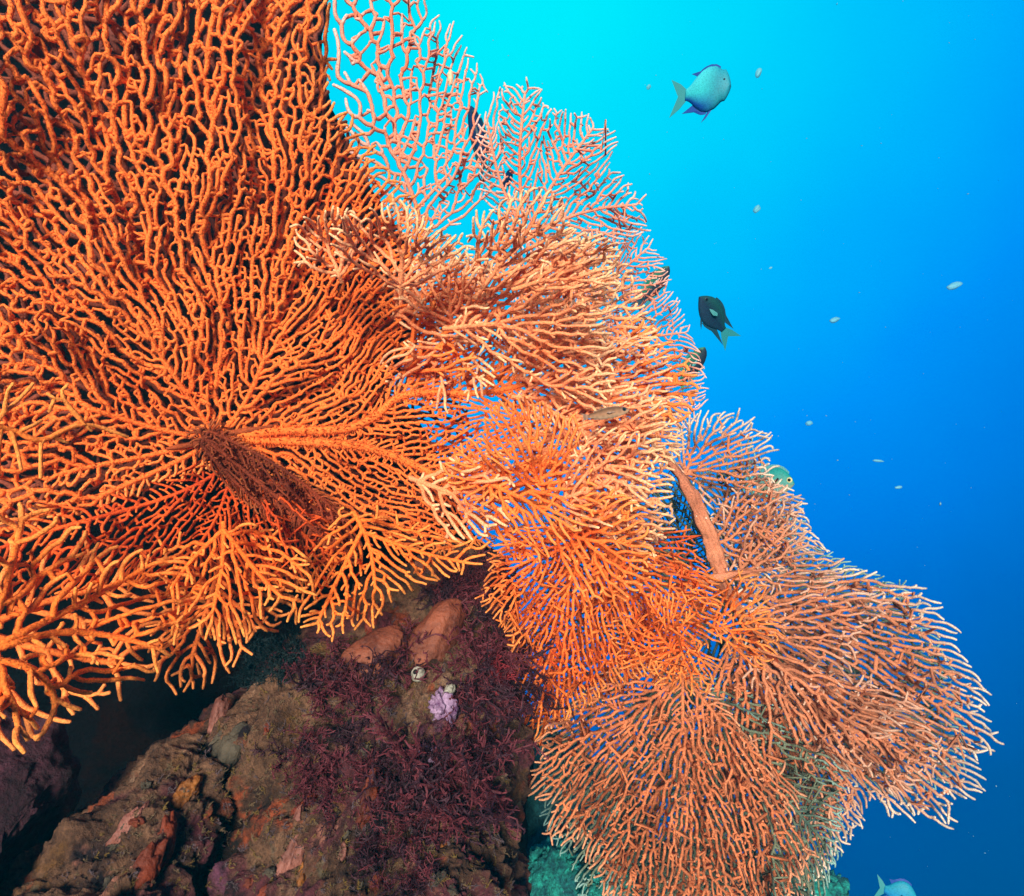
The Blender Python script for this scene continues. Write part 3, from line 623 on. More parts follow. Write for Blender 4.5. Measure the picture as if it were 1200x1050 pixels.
def simple_mat(name, c1, c2, scale=30, rough=.6, bump=.4, tipc=None):
    m, nt, b, N, L = newmat(name); geo = N('ShaderNodeNewGeometry')
    n = N('ShaderNodeTexNoise'); n.inputs['Scale'].default_value = scale; n.inputs['Detail'].default_value = 6; n.inputs['Roughness'].default_value = .65
    L(geo.outputs['Position'], n.inputs['Vector']); r = ramp(nt, [(.35, c1), (.65, c2)]); L(n.outputs['Fac'], r.inputs['Fac'])
    col = r.outputs['Color']
    if tipc:
        at = N('ShaderNodeAttribute'); at.attribute_name = 'tip'; mx = N('ShaderNodeMix'); mx.data_type = 'RGBA'
        L(at.outputs['Fac'], mx.inputs[0]); L(col, mx.inputs[6]); mx.inputs[7].default_value = (*tipc, 1); col = mx.outputs[2]
    L(col, b.inputs['Base Color']); b.inputs['Roughness'].default_value = rough; b.inputs['Specular IOR Level'].default_value = .3
    bp = N('ShaderNodeBump'); bp.inputs['Strength'].default_value = bump; bp.inputs['Distance'].default_value = .004
    n2 = N('ShaderNodeTexNoise'); n2.inputs['Scale'].default_value = scale * 6; n2.inputs['Detail'].default_value = 4; L(geo.outputs['Position'], n2.inputs['Vector'])
    L(n2.outputs['Fac'], bp.inputs['Height']); L(bp.outputs[0], b.inputs['Normal'])
    return m
M['algae'] = simple_mat('purple algae', (.008, .002, .003), (.055, .009, .014), 40, .7, .5, (.14, .022, .032))
M['red_algae'] = simple_mat('red algae', (.10, .006, .010), (.22, .015, .02), 40, .7, .5, (.3, .03, .04))
M['teal_algae'] = simple_mat('teal algae', (.001, .004, .005), (.004, .013, .015), 40, .7, .5, (.006, .02, .022))
M['lime'] = simple_mat('lime hydroid', (.18, .14, .03), (.30, .24, .06), 60, .7, .3, (.4, .35, .1))

def tuft_proto(seed, stems=8, lean=.5, twig=7, r0=.035, leaf=True):
    "a branching tuft about one unit tall, as raw vertices, triangles and tip values"
    rg = np.random.default_rng(seed); V, F, T = [], [], []
    def tube(p, r, tv, k=4):
        t = np.gradient(p, axis=0); t /= np.linalg.norm(t, axis=1)[:, None] + 1e-9
        a = np.cross(t, [.3, .8, .5]); a /= np.linalg.norm(a, axis=1)[:, None] + 1e-9; b = np.cross(t, a)
        an = np.arange(k) * 2 * math.pi / k; ring = p[:, None] + r[:, None, None] * (a[:, None] * np.cos(an)[:, None] + b[:, None] * np.sin(an)[:, None])
        s = len(V); V.extend(ring.reshape(-1, 3)); T.extend(np.repeat(tv, k))
        for i in range(len(p) - 1):
            for j in range(k):
                q = [s + i * k + j, s + i * k + (j + 1) % k, s + (i + 1) * k + (j + 1) % k, s + (i + 1) * k + j]
                F.append((q[0], q[1], q[2])); F.append((q[0], q[2], q[3]))
    for _ in range(stems):
        d = np.array([rg.normal(0, lean), rg.normal(0, lean), 1]); d /= np.linalg.norm(d); p = np.array([rg.normal(0, .1), rg.normal(0, .1), -.05]); L = rg.uniform(.6, 1.1)
        pts = [p]
        for i in range(7):
            d = d + rg.normal(0, .16, 3); d /= np.linalg.norm(d); pts.append(pts[-1] + d * L / 7)
        pts = np.array(pts); tube(pts, np.linspace(r0, r0 * .45, 8), np.linspace(0, .6, 8))
        for i in range(1, 8):
            for _ in range(twig // 4 + (rg.random() < (twig % 4) / 4)):
                td = pts[min(i, 7)] - pts[i - 1]; td /= np.linalg.norm(td); o = rg.normal(0, 1, 3); o -= td * (o @ td); o /= np.linalg.norm(o); v = td * .7 + o
                q = [pts[i]]; l = rg.uniform(.12, .28)
                for _ in range(3): v = v / np.linalg.norm(v) + rg.normal(0, .2, 3); q.append(q[-1] + v / np.linalg.norm(v) * l / 3)
                q = np.array(q); tube(q, np.linspace(r0 * .6, r0 * .3, 4), np.linspace(.2, 1, 4), 3)
                if leaf:
                    for _ in range(6):
                        f = rg.integers(1, 4); w = rg.normal(0, 1, 3); w /= np.linalg.norm(w); u = rg.normal(0, 1, 3); u -= w * (u @ w); u /= np.linalg.norm(u)
                        s = len(V); V.extend([q[f] + u * .018, q[f] - u * .018, q[f] + w * rg.uniform(.04, .09)]); T.extend([.3, .3, 1.]); F.append((s, s + 1, s + 2))
    return np.array(V), np.array(F), np.array(T)
PROTO = [tuft_proto(i, stems=5 + i % 3, lean=.35 + .08 * i, twig=5 + i % 4, r0=.026 + .004 * (i % 3)) for i in range(8)]
TURF = [tuft_proto(40 + i, stems=4, lean=.9, twig=3, r0=.06) for i in range(5)]
WIRY = [tuft_proto(20 + i, stems=7, lean=.9, twig=2, r0=.022, leaf=False) for i in range(2)]
def tufts(name, spots, protos, mat, seed, bend=(0, 0, -.3)):
    "spots: (px, py, size in photo pixels)"
    rg = np.random.default_rng(seed); VV, FF, TT = [], [], []; k = 0
    for px, py, s in spots:
        p, n = hit(px, py); size = s * PXM * depth_of(p); V, F, T = protos[rg.integers(len(protos))]
        ax = (n * .9 + Vector(bend) + Vector(rg.normal(0, .35, 3))).normalized(); q = ax.to_track_quat('Z', 'Y').to_matrix() @ Matrix.Rotation(rg.uniform(0, 6.28), 3, 'Z')
        VV.append(V * size @ np.array(q).T + np.array(p)); FF.append(F + k); TT.append(T); k += len(V)
    me = mesh_np(name, np.vstack(VV), np.vstack(FF), False, {'tip': np.concatenate(TT)})
    o = bpy.data.objects.new(name, me); COL.objects.link(o); me.materials.append(mat); return o
def scatter(poly, n, seed, s0, s1):
    rg = np.random.default_rng(seed); a = np.asarray(poly, float); out = []
    while len(out) < n:
        x, y = rg.uniform(a[:, 0].min(), a[:, 0].max()), rg.uniform(a[:, 1].min(), a[:, 1].max())
        if inside(poly, np.array([x]), np.array([y]))[0]: out.append((x, y, rg.uniform(s0, s1)))
    return out
sp = scatter([(500, 690), (535, 655), (590, 660), (602, 740), (560, 715)], 42, 1, 20, 44)
sp += scatter([(345, 800), (375, 755), (420, 760), (455, 760), (500, 715), (515, 725), (470, 790), (430, 840), (390, 860)], 26, 2, 24, 60)
sp += scatter([(545, 735), (600, 750), (610, 860), (603, 930), (588, 960), (520, 985), (465, 950), (450, 895), (505, 860), (550, 830), (535, 780)], 64, 3, 26, 85)
sp += scatter([(320, 850), (400, 840), (440, 880), (430, 940), (380, 960), (330, 900)], 34, 4, 16, 50)
sp += scatter([(440, 930), (500, 960), (500, 1040), (450, 1050), (420, 1000)], 30, 5, 16, 50)
M['algae_dark'] = simple_mat('blackish algae', (.004, .0015, .003), (.022, .006, .011), 40, .7, .5, (.05, .012, .022))
tag(tufts('algae', [q for i, q in enumerate(sp) if i % 5 not in (1, 3)], PROTO, M['algae'], 5), 'wine purple feathery algae matted over the right side of the reef rock', 'algae', kind='stuff')
tag(tufts('algae', [q for i, q in enumerate(sp) if i % 5 in (1, 3)], PROTO, M['algae_dark'], 9), 'blackish purple algae tufts among the wine purple ones', 'algae', kind='stuff')
tag(tufts('algae', scatter([(300, 750), (350, 735), (372, 760), (340, 790), (290, 800)], 40, 6, 20, 36), PROTO, M['teal_algae'], 6),
    'dim teal algae growing in the dark hollow under the fans', 'algae', kind='stuff')
RK = [(60, 1040), (150, 940), (240, 860), (300, 815), (350, 770), (430, 700), (520, 655), (590, 690), (606, 860), (600, 1050)]
for i, (mt, n_, lb) in enumerate([('turf_tan', 700, 'short tan turf crusting the brown reef rock'), ('turf_ochre', 330, 'short ochre turf crusting the brown reef rock'), ('turf_grey', 380, 'short grey-purple turf crusting the brown reef rock')]):
    M[mt] = simple_mat(mt.replace('_', ' '), *[((.03, .018, .009), (.11, .068, .032), 40, .8, .6, (.22, .15, .08)), ((.05, .022, .004), (.15, .085, .015), 40, .8, .6, (.24, .16, .04)), ((.018, .011, .013), (.075, .05, .055), 40, .8, .6, (.17, .12, .13))][i])
    tag(tufts('turf', scatter(RK, n_, 60 + i, 3, 9), TURF, M[mt], 70 + i, (.2, 0, .3)), lb, 'turf', kind='stuff')
o = tufts('red_algae', [(566, 775, 34), (575, 790, 34), (585, 800, 30), (560, 760, 26), (580, 770, 26)], PROTO, M['red_algae'], 7); tag(o, 'small crimson algae tuft at the right edge of the rock', 'algae')
o = tufts('hydroid', [(588, 765, 46), (592, 778, 42)], WIRY, M['lime'], 8, (.3, 0, .1)); tag(o, 'wiry yellow-green hydroid strands between the rock and the drooping fan', 'hydroid')

def lump(name, px, py, rx, ry, ang, mat, label, cat, seed, h=.6, bump=.18, freq=None, parent=None, lift=.0):
    "a knobbly growth seated on the rock; radii in photo pixels, angle in degrees"
    p, n = hit(px, py); k = PXM * depth_of(p); a, b_ = rx * k, ry * k; c = min(a, b_) * h
    view = (CAM - p).normalized(); nn = (n * .5 + view * .8).normalized()
    ex = Vector(CR * math.cos(R(ang)) + CU * math.sin(R(ang))); ex = (ex - nn * ex.dot(nn)).normalized(); ey = nn.cross(ex)
    bm = bmesh.new(); bmesh.ops.create_icosphere(bm, subdivisions=4, radius=1)
    fq = freq or 1.4
    for v in bm.verts:
        w = 1 + (bump * 1.7) * noise.fractal(v.co * fq + Vector((seed * 3.7, 0, 1)), .9, 2, 4) + bump * .35 * noise.noise(v.co * fq * 5 + Vector((seed, 3, 1)))
        q = v.co * w; v.co = ex * q.x * a + ey * q.y * b_ + nn * ((q.z - .35) * c + lift * k)
    bm.normal_update()
    me = bpy.data.meshes.new(name); bm.to_mesh(me); bm.free()
    for f in me.polygons: f.use_smooth = True
    o = bpy.data.objects.new(name, me); COL.objects.link(o); me.materials.append(mat); o.location = p
    if parent is None: tag(o, label, cat)
    else: o.parent = parent; o.location = p - parent.location
    return o
M['flesh'] = simple_mat('fleshy sponge', (.075, .018, .010), (.26, .075, .036), 26, .65, .9)
M['flesh_red'] = simple_mat('red sponge', (0.0715, 0.0097, 0.0049), (0.2470, 0.0390, 0.0195), 25, .45, .9)
M['pink_s'] = simple_mat('pink sponge', (0.0840, 0.0270, 0.0180), (0.2760, 0.1020, 0.0720), 30, .6, .9)
M['orange_s'] = simple_mat('orange sponge', (0.0935, 0.0275, 0.0041), (0.3025, 0.1045, 0.0165), 30, .6, .9)
M['rust'] = simple_mat('rust crust', (0.0480, 0.0075, 0.0024), (0.1920, 0.0300, 0.0072), 25, .7, .9)
M['grey_s'] = simple_mat('grey stone', (0.0150, 0.0120, 0.0075), (0.0840, 0.0660, 0.0420), 30, .8, .9)
M['white_s'] = simple_mat('white tunicate', (0.1225, 0.1155, 0.0840), (0.4340, 0.4200, 0.3360), 40, .4, .9)
M['purple_s'] = simple_mat('purple sponge', (0.0825, 0.0225, 0.0825), (0.4650, 0.3150, 0.4650), 45, .5, .9)
M['black'] = simple_mat('painted hole shade', (.004, .004, .004), (.01, .01, .01), 30, .9, .2)
lump('sponge', 506, 752, 56, 26, 52, M['flesh'], 'smooth brown-pink fleshy sponge standing highest on the rock', 'sponge', 1, .9, .10, lift=14)
lump('sponge', 436, 772, 46, 26, 40, M['flesh'], 'broad brown-pink fleshy sponge crossed by purple algae', 'sponge', 2, .8, .11, lift=12)
lump('sponge', 437, 728, 9, 20, -8, M['flesh_red'], 'small pointed red sponge just under the amber fan tips', 'sponge', 3, .9, .15)
lump('sponge', 405, 800, 26, 16, 60, M['orange_s'], 'ochre sponge patch left of the two fleshy sponges', 'sponge', 4, .5, .3)
t = lump('tunicate', 494, 792, 8.5, 9, 0, M['white_s'], 'round white tunicate with a dark hole in its middle', 'tunicate', 5, .8, .05, lift=12); lump('opening', 494, 791, 2.6, 3, 0, M['black'], None, None, 6, .5, .05, parent=t, lift=18)  # black lump stands for the shade inside the hole
lump('tunicate', 527, 814, 6, 12, -25, M['white_s'], 'slim pale tunicate tube above the purple and white sponge', 'tunicate', 7, .9, .12, lift=20)
t = lump('sponge', 519, 832, 12, 17, 20, M['purple_s'], 'crumpled purple and white sponge in the middle of the algae', 'sponge', 8, .8, .5, 2.0, lift=8)
lump('sponge', 508, 882, 10, 16, 80, M['purple_s'], 'small lilac sponge below the crumpled purple one', 'sponge', 9, .8, .42, 2.2, lift=20)
lump('sponge', 255, 842, 29, 9, 78, M['pink_s'], 'upright pink finger sponge on the rim of the dark hollow', 'sponge', 10, .9, .2)
lump('stone', 272, 880, 26, 20, 60, M['grey_s'], 'rounded grey-brown stone right below the pink finger sponge', 'stone', 11, .8, .25)
lump('sponge', 218, 930, 22, 11, 42, M['orange_s'], 'oval orange sponge on the left rock ledge', 'sponge', 12, .6, .2)
lump('sponge', 152, 965, 24, 8, 52, M['pink_s'], 'thin salmon sponge strip at the left of the rock ledge', 'sponge', 13, .5, .3)
lump('sponge', 195, 985, 28, 11, 58, M['rust'], 'rust red sponge crust low on the rock ledge', 'sponge', 14, .5, .3)
lump('sponge', 165, 1030, 36, 14, 50, M['rust'], 'rust red sponge crust at the bottom edge of the ledge', 'sponge', 15, .5, .3)
lump('sponge', 342, 1000, 46, 14, 68, M['pink_s'], 'long salmon pink sponge low on the reef rock', 'sponge', 16, .6, .25)
lump('sponge', 353, 1036, 18, 7, 70, M['orange_s'], 'short orange sponge beside the foot of the long salmon one', 'sponge', 17, .8, .25)
lump('sponge', 400, 1000, 22, 7, 75, M['pink_s'], 'narrow pale pink sponge right of the long salmon one', 'sponge', 18, .8, .25)
lump('sponge', 519, 992, 7, 6, 0, M['orange_s'], 'tiny orange and white sponge at the foot of the algae', 'sponge', 19, .9, .3)
lump('sponge', 357, 945, 12, 24, -10, M['rust'], 'small rust red sponge above the long salmon one', 'sponge', 20, .5, .35)
lump('sponge', 432, 938, 10, 26, -10, M['rust'], 'orange-brown sponge at the left edge of the algae', 'sponge', 21, .5, .35)
rg = np.random.default_rng(77); PEB = []
for i in range(70):                                # small crusts, shell bits and pebbles strewn on the rock
    x, y = rg.uniform(60, 600), rg.uniform(700, 1050)
    if y < 1080 - x * .95 + 0 or (x > 440 and y < 960): continue
    PEB.append((x, y))
for i, (x, y) in enumerate(PEB):
    o = lump('pebble', x, y, rg.uniform(4, 12), rg.uniform(3, 7), rg.uniform(30, 80), M[['grey_s', 'grey_s', 'rust', 'grey_s'][i % 4]], None, None, 100 + i, .7, .35)
    tag(o, 'small crusted pebble among many strewn over the brown reef rock', 'pebble', 'small pebbles and crusts strewn on the reef rock')

# the reef farther down, seen in the gap right of the rock
M['teal_coral'] = rock_mat('teal coral head', [(.003, .03, .05), (.008, .12, .13), (.015, .32, .26), (.03, .55, .42)], [], 30)
slope = pillow('reef_slope', [(560, 850), (640, 840), (700, 900), (760, 990), (900, 1040), (980, 1080), (960, 1300), (500, 1300)], lambda x, y: 2.2 - .0008 * (y - 850), .2, M['rock_teal'], 41, rings=50, n=260, amp=.10, freq=4, sharp=.4, fine=.03)
tag(slope, kind='structure')
for i, (x, y, r_, d, lb) in enumerate([(648, 1020, 36, 1.75, 'bright teal coral head below the drooping fans, left of its neighbour'), (712, 1055, 46, 1.72, 'bright teal coral head at the bottom edge under the wavy fan'),
                                       (940, 1045, 40, 1.9, 'green-blue coral head behind the hanging fan tips at the bottom')]):
    q = [(x + r_ * (1 + .15 * math.sin(3 * a + i)) * math.cos(a), y + r_ * .8 * math.sin(a)) for a in np.linspace(0, 2 * math.pi, 24, endpoint=False)]
    tag(pillow('coral_head', q, lambda x, y: d, r_ * PXM * d * .8, M['teal_coral'], 50 + i, rings=40, n=160, amp=.03, freq=14, sharp=.5, fine=.02), lb, 'coral')

# ------------------------------------------------------------------ fish
def fish_mat(name, back, side, belly, front=None):
    m, nt, b, N, L = newmat(name); tc = N('ShaderNodeTexCoord'); sx = N('ShaderNodeSeparateXYZ'); L(tc.outputs['Object'], sx.inputs[0])
    at = N('ShaderNodeAttribute'); at.attribute_name = 'hgt'
    r = ramp(nt, [(.12, belly), (.45, side), (.8, back)]); L(at.outputs['Fac'], r.inputs['Fac']); col = r.outputs['Color']
    if front:
        a2 = N('ShaderNodeAttribute'); a2.attribute_name = 'along'; mr = N('ShaderNodeMapRange'); mr.inputs[1].default_value = .6; mr.inputs[2].default_value = .25
        L(a2.outputs['Fac'], mr.inputs[0]); mx = N('ShaderNodeMix'); mx.data_type = 'RGBA'; L(mr.outputs[0], mx.inputs[0]); L(col, mx.inputs[6]); mx.inputs[7].default_value = (*front, 1); col = mx.outputs[2]
    v = N('ShaderNodeTexVoronoi'); v.inputs['Scale'].default_value = 140; L(tc.outputs['Object'], v.inputs['Vector'])
    mr = N('ShaderNodeMapRange'); mr.inputs[1].default_value = 0; mr.inputs[2].default_value = .6; mr.inputs[3].default_value = .75; mr.inputs[4].default_value = 1.15; L(v.outputs['Distance'], mr.inputs[0])
    mu = N('ShaderNodeMix'); mu.data_type = 'RGBA'; mu.blend_type = 'MULTIPLY'; mu.inputs[0].default_value = 1; L(col, mu.inputs[6]); L(mr.outputs[0], mu.inputs[7])
    L(mu.outputs[2], b.inputs['Base Color']); b.inputs['Roughness'].default_value = .55; b.inputs['Specular IOR Level'].default_value = .2
    return m
def fin_mat(name, c, a=.85):
    m, nt, b, N, L = newmat(name); tc = N('ShaderNodeTexCoord'); w = N('ShaderNodeTexWave'); w.inputs['Scale'].default_value = 60; w.inputs['Distortion'].default_value = 1; L(tc.outputs['Object'], w.inputs['Vector'])
    r = ramp(nt, [(.2, tuple(x * .6 for x in c)), (.8, c)]); L(w.outputs['Fac'], r.inputs['Fac']); L(r.outputs['Color'], b.inputs['Base Color']); b.inputs['Roughness'].default_value = .5; b.inputs['Alpha'].default_value = a
    return m
M['eye'] = simple_mat('fish pupil', (.003, .003, .004), (.006, .006, .008), 10, .1, 0)
M['iris'] = simple_mat('fish iris', (.5, .45, .2), (.7, .65, .35), 10, .2, 0)
M['iris_dark'] = simple_mat('dark fish iris', (.01, .03, .04), (.02, .05, .06), 10, .6, 0)
TOP = [(0, .02), (.04, .14), (.10, .25), (.2, .38), (.33, .48), (.48, .50), (.62, .45), (.75, .34), (.87, .20), (.95, .14), (1, .13)]
BOT = [(0, .02), (.04, .10), (.10, .19), (.2, .31), (.33, .42), (.48, .47), (.62, .43), (.75, .32), (.87, .19), (.95, .13), (1, .12)]
SLIM_T = [(0, .03), (.06, .22), (.15, .36), (.3, .47), (.5, .5), (.7, .42), (.85, .28), (1, .2)]
def fish(nose, tail, d0, d1, hpx, up, mats, label, cat='fish', blunt=0, dorsal=(.25, .85, .22, .25), anal=(.55, .88, .22, .3), fork=.45, tl=.24, pect=True, slim=False, width=.34, eye_r=.05, pale_eye=False):
    "nose and tail-root in photo pixels with their depths; hpx = body height in pixels; up = the fish's up in the picture (x right, y up)"
    a, b = PV(*nose, d0), PV(*tail, d1); L = (a - b).length; fx = (a - b).normalized(); mid = (a + b) / 2
    uz = Vector(CR * up[0] + CU * up[1] - CF * (up[2] if len(up) > 2 else 0)); uz = (uz - fx * uz.dot(fx)).normalized(); uy = uz.cross(fx)
    H = hpx * PXM * (d0 + d1) / 2
    rt = empty('fish', mid, label, cat); rt.matrix_world = Matrix.Translation(mid) @ Matrix((fx, uy, uz)).transposed().to_4x4()
    Tt = SLIM_T if slim else TOP; Bt = SLIM_T if slim else BOT
    n, k = 34, 20; V, hg, al = [], [], []
    for i in range(n):
        t = i / (n - 1); t = t ** 1.25
        u = np.interp(t, *zip(*Tt)); d = np.interp(t, *zip(*Bt))
        if blunt and t < .32: q = min(1, t / .12) ** .5; u = max(u, .36 * q * blunt); d = max(d, .3 * q * blunt)
        w = width * (math.sin(math.pi * min(1, t * .93 + .06)) ** .6) * .5 * (1 - .35 * t)
        for j in range(k):
            an = 2 * math.pi * j / k; s, c = math.sin(an), math.cos(an)
            z = (u if s > 0 else d) * H * math.copysign(abs(s) ** .9, s); V.append((L / 2 - t * L, c * w * H, z)); hg.append(.5 + .5 * s); al.append(t)
    i0 = np.arange(n - 1)[:, None] * k + np.arange(k); i1 = np.arange(n - 1)[:, None] * k + (np.arange(k) + 1) % k
    F = np.stack([i0, i1, i1 + k, i0 + k], -1).reshape(-1, 4)
    V += [(L / 2 + .004 * L, 0, 0), (-L / 2, 0, 0)]; hg += [.5, .5]; al += [0, 1]; j = np.arange(k)
    Tn = np.vstack([np.stack([np.roll(j, -1), j, np.full(k, n * k)], -1), np.stack([(n - 1) * k + j, (n - 1) * k + np.roll(j, -1), np.full(k, n * k + 1)], -1)])
    def put(nm, me, mat):
        o = bpy.data.objects.new(nm, me); COL.objects.link(o); me.materials.append(mat); o.parent = rt; return o
    put('body', mesh_np('body', np.array(V), [F, Tn], True, {'hgt': hg, 'along': al}), mats[0])
    def fin(nm, outline, m, yoff=0, splay=0, th=.012):
        pts = np.array(outline, float); c = pts.mean(0); q = len(pts); W_ = []
        for sgn in (1, -1):
            for p in pts: W_.append((p[0], yoff + sgn * th * H * .3 + splay * (pts[0, 0] - p[0]), p[1]))
            W_.append((c[0], yoff + sgn * th * H + splay * (pts[0, 0] - c[0]), c[1]))
        T_ = []
        for i in range(q):
            e = (i + 1) % q; T_ += [(i, e, q), (q + 1 + e, q + 1 + i, 2 * q + 1), (i, q + 1 + i, q + 1 + e), (i, q + 1 + e, e)]
        put(nm, mesh_np(nm, np.array(W_), np.array(T_), False), m)
    X = lambda t: L / 2 - t * L
    tz = lambda t: np.interp(t, *zip(*Tt)) * H; bz = lambda t: -np.interp(t, *zip(*Bt)) * H
    ts = np.linspace(dorsal[0], dorsal[1], 10)
    fin('dorsal_fin', [(X(t), tz(t) - .03 * H) for t in ts] + [(X(dorsal[1] + dorsal[3]), tz(dorsal[1]) + dorsal[2] * H * 1.1)] + [(X(t - .02), tz(t) + dorsal[2] * H * (.35 + .65 * ((t - dorsal[0]) / (dorsal[1] - dorsal[0]))) * (1 + .12 * (i % 2))) for i, t in enumerate(ts[::-1])], mats[1])
    ts = np.linspace(anal[0], anal[1], 8)
    fin('anal_fin', [(X(t), bz(t) + .03 * H) for t in ts] + [(X(anal[1] + anal[3]), bz(anal[1]) - anal[2] * H)] + [(X(t), bz(t) - anal[2] * H * (.3 + .7 * (t - anal[0]) / (anal[1] - anal[0]))) for t in ts[::-1]], mats[1])
    T2 = tl * L; h = H * .36
    fin('tail_fin', [(X(.96), .11 * H), (X(1) - T2 * .4, h * .75), (X(1) - T2 * 1.15, h * 1.15), (X(1) - T2 * .75, h * .55), (X(1) - T2 * (1 - fork), 0), (X(1) - T2 * .75, -h * .55), (X(1) - T2 * 1.15, -h * 1.15), (X(1) - T2 * .4, -h * .75), (X(.96), -.11 * H)], mats[2])
    fin('pelvic_fin', [(X(.34), bz(.34) + .04 * H), (X(.44), bz(.42) + .03 * H), (X(.6), bz(.5) - .2 * H), (X(.5), bz(.42) - .14 * H)], mats[1])
    if pect:
        for sgn in (1, -1): fin('pectoral_fin', [(X(.32), -.02 * H), (X(.38), .05 * H), (X(.50), .10 * H), (X(.54), .02 * H), (X(.47), -.08 * H), (X(.38), -.06 * H)], mats[3], sgn * width * H * .47, sgn * .35)
    for sgn in (1, -1):
        bm = bmesh.new(); bmesh.ops.create_uvsphere(bm, u_segments=14, v_segments=8, radius=1); ex = .12
        wy = width * (math.sin(math.pi * (ex * .93 + .06)) ** .6) * .5 * H * .88
        for v in bm.verts: v.co = Vector((X(ex) + v.co.x * eye_r * L, sgn * wy * .9 + v.co.y * eye_r * L * .55, .11 * H + v.co.z * eye_r * L))
        me = bpy.data.meshes.new('eye'); bm.to_mesh(me); bm.free()
        e = put('eye', me, M['iris'] if pale_eye else M['iris_dark'])
        bm = bmesh.new(); bmesh.ops.create_uvsphere(bm, u_segments=12, v_segments=6, radius=1)
        for v in bm.verts: v.co = Vector((X(ex) + v.co.x * eye_r * L * .55, sgn * (wy * .9 + eye_r * L * .42) + v.co.y * eye_r * L * .2, .11 * H + v.co.z * eye_r * L * .55))
        me = bpy.data.meshes.new('pupil'); bm.to_mesh(me); bm.free(); pu = bpy.data.objects.new('pupil', me); COL.objects.link(pu); me.materials.append(M['eye']); pu.parent = e
    return rt
M['f_teal'] = fish_mat('teal fish', (.05, .52, .54), (.03, .44, .46), (.006, .06, .30), (.015, .22, .28)); M['f_navy'] = fish_mat('navy fish', (.006, .05, .05), (.006, .02, .045), (.01, .03, .06))
M['f_dark'] = fish_mat('dark green-headed fish', (.02, .15, .08), (.015, .03, .05), (.01, .015, .03)); M['f_green'] = fish_mat('green fish', (.01, .20, .17), (.06, .22, .18), (.25, .26, .16))
M['f_blue'] = fish_mat('blue fish', (.01, .22, .30), (.01, .20, .38), (.005, .1, .3)); M['f_brown'] = fish_mat('brown fish', (.12, .06, .03), (.28, .14, .07), (.3, .2, .12)); M['f_silhouette'] = fish_mat('deep blue fish', (.004, .03, .10), (.004, .03, .10), (.004, .02, .08))  # silhouetted fish: backlit darkness put into the deep blue colour
M['fin_blue'] = fin_mat('blue fin', (.005, .05, .35)); M['fin_teal'] = fin_mat('teal fin', (.03, .30, .30)); M['fin_navy'] = fin_mat('navy fin', (.01, .05, .07)); M['fin_lime'] = fin_mat('lime fin', (.10, .35, .12)); M['fin_brown'] = fin_mat('brown fin', (.25, .13, .07))
fish((856, 100), (803, 112), 3.0, 3.12, 53, (-.1, 1), (M['f_teal'], M['fin_blue'], M['fin_teal'], M['fin_teal']), 'teal blunt-headed fish swimming alone high in the bright water', blunt=1, eye_r=.032, pect=False, dorsal=(.25, .72, .06, .16), anal=(.5, .8, .12, .25), tl=.3)
fish((820, 348), (848, 387), 2.6, 2.68, 31, (.8, .55), (M['f_navy'], M['fin_navy'], M['fin_teal'], M['fin_teal']), 'dark navy fish nosing upward in open water, with a pale side fin', blunt=.6, dorsal=(.3, .85, .10, .3), anal=(.5, .85, .14, .42), tl=.36, fork=.7)
fish((784, 312), (752, 352), 2.1, 2.16, 19, (-.7, .7), (M['f_dark'], M['fin_teal'], M['fin_navy'], M['fin_teal']), 'green-headed dark fish half hidden behind fan tips, the higher of two', slim=True)
fish((826, 407), (800, 446), 2.1, 2.16, 20, (-.8, .5), (M['f_dark'], M['fin_teal'], M['fin_lime'], M['fin_teal']), 'green-headed dark fish half hidden behind fan tips, the lower of two', slim=True)
fish((931, 567), (882, 564), 2.1, 2.16, 36, (.15, 1), (M['f_green'], M['fin_teal'], M['fin_teal'], M['fin_lime']), 'green fish with a white-ringed eye peeking out from the pale sea fan', pale_eye=True, eye_r=.075, dorsal=(.15, .8, .14, .1))
fish((1075, 1056), (1036, 1042), 3.2, 3.25, 34, (.3, 1), (M['f_blue'], M['fin_blue'], M['fin_teal'], M['fin_teal']), 'blue fish cut off by the bottom edge in deep water', dorsal=(.25, .8, .10, .1))
fish((552, 124), (566, 188), 2.2, 2.3, 17, (.8, .2), (M['f_silhouette'], M['fin_navy'], M['fin_navy'], M['fin_navy']), 'deep blue fish upright behind the topmost open-meshed fan', slim=True, tl=.3, fork=.7)
fish((598, 198), (592, 220), 2.3, 2.35, 9, (.8, .2), (M['f_silhouette'], M['fin_navy'], M['fin_navy'], M['fin_navy']), 'tiny deep blue fish behind the upright pink-tipped fan', slim=True, pect=False)
fish((738, 480), (690, 488), .93, .95, 13, (.1, 1), (M['f_brown'], M['fin_brown'], M['fin_brown'], M['fin_brown']), 'slim brown fish resting among the peach fan branches', slim=True, tl=.18, dorsal=(.25, .85, .12, .04), anal=(.55, .85, .12, .05), fork=.1)

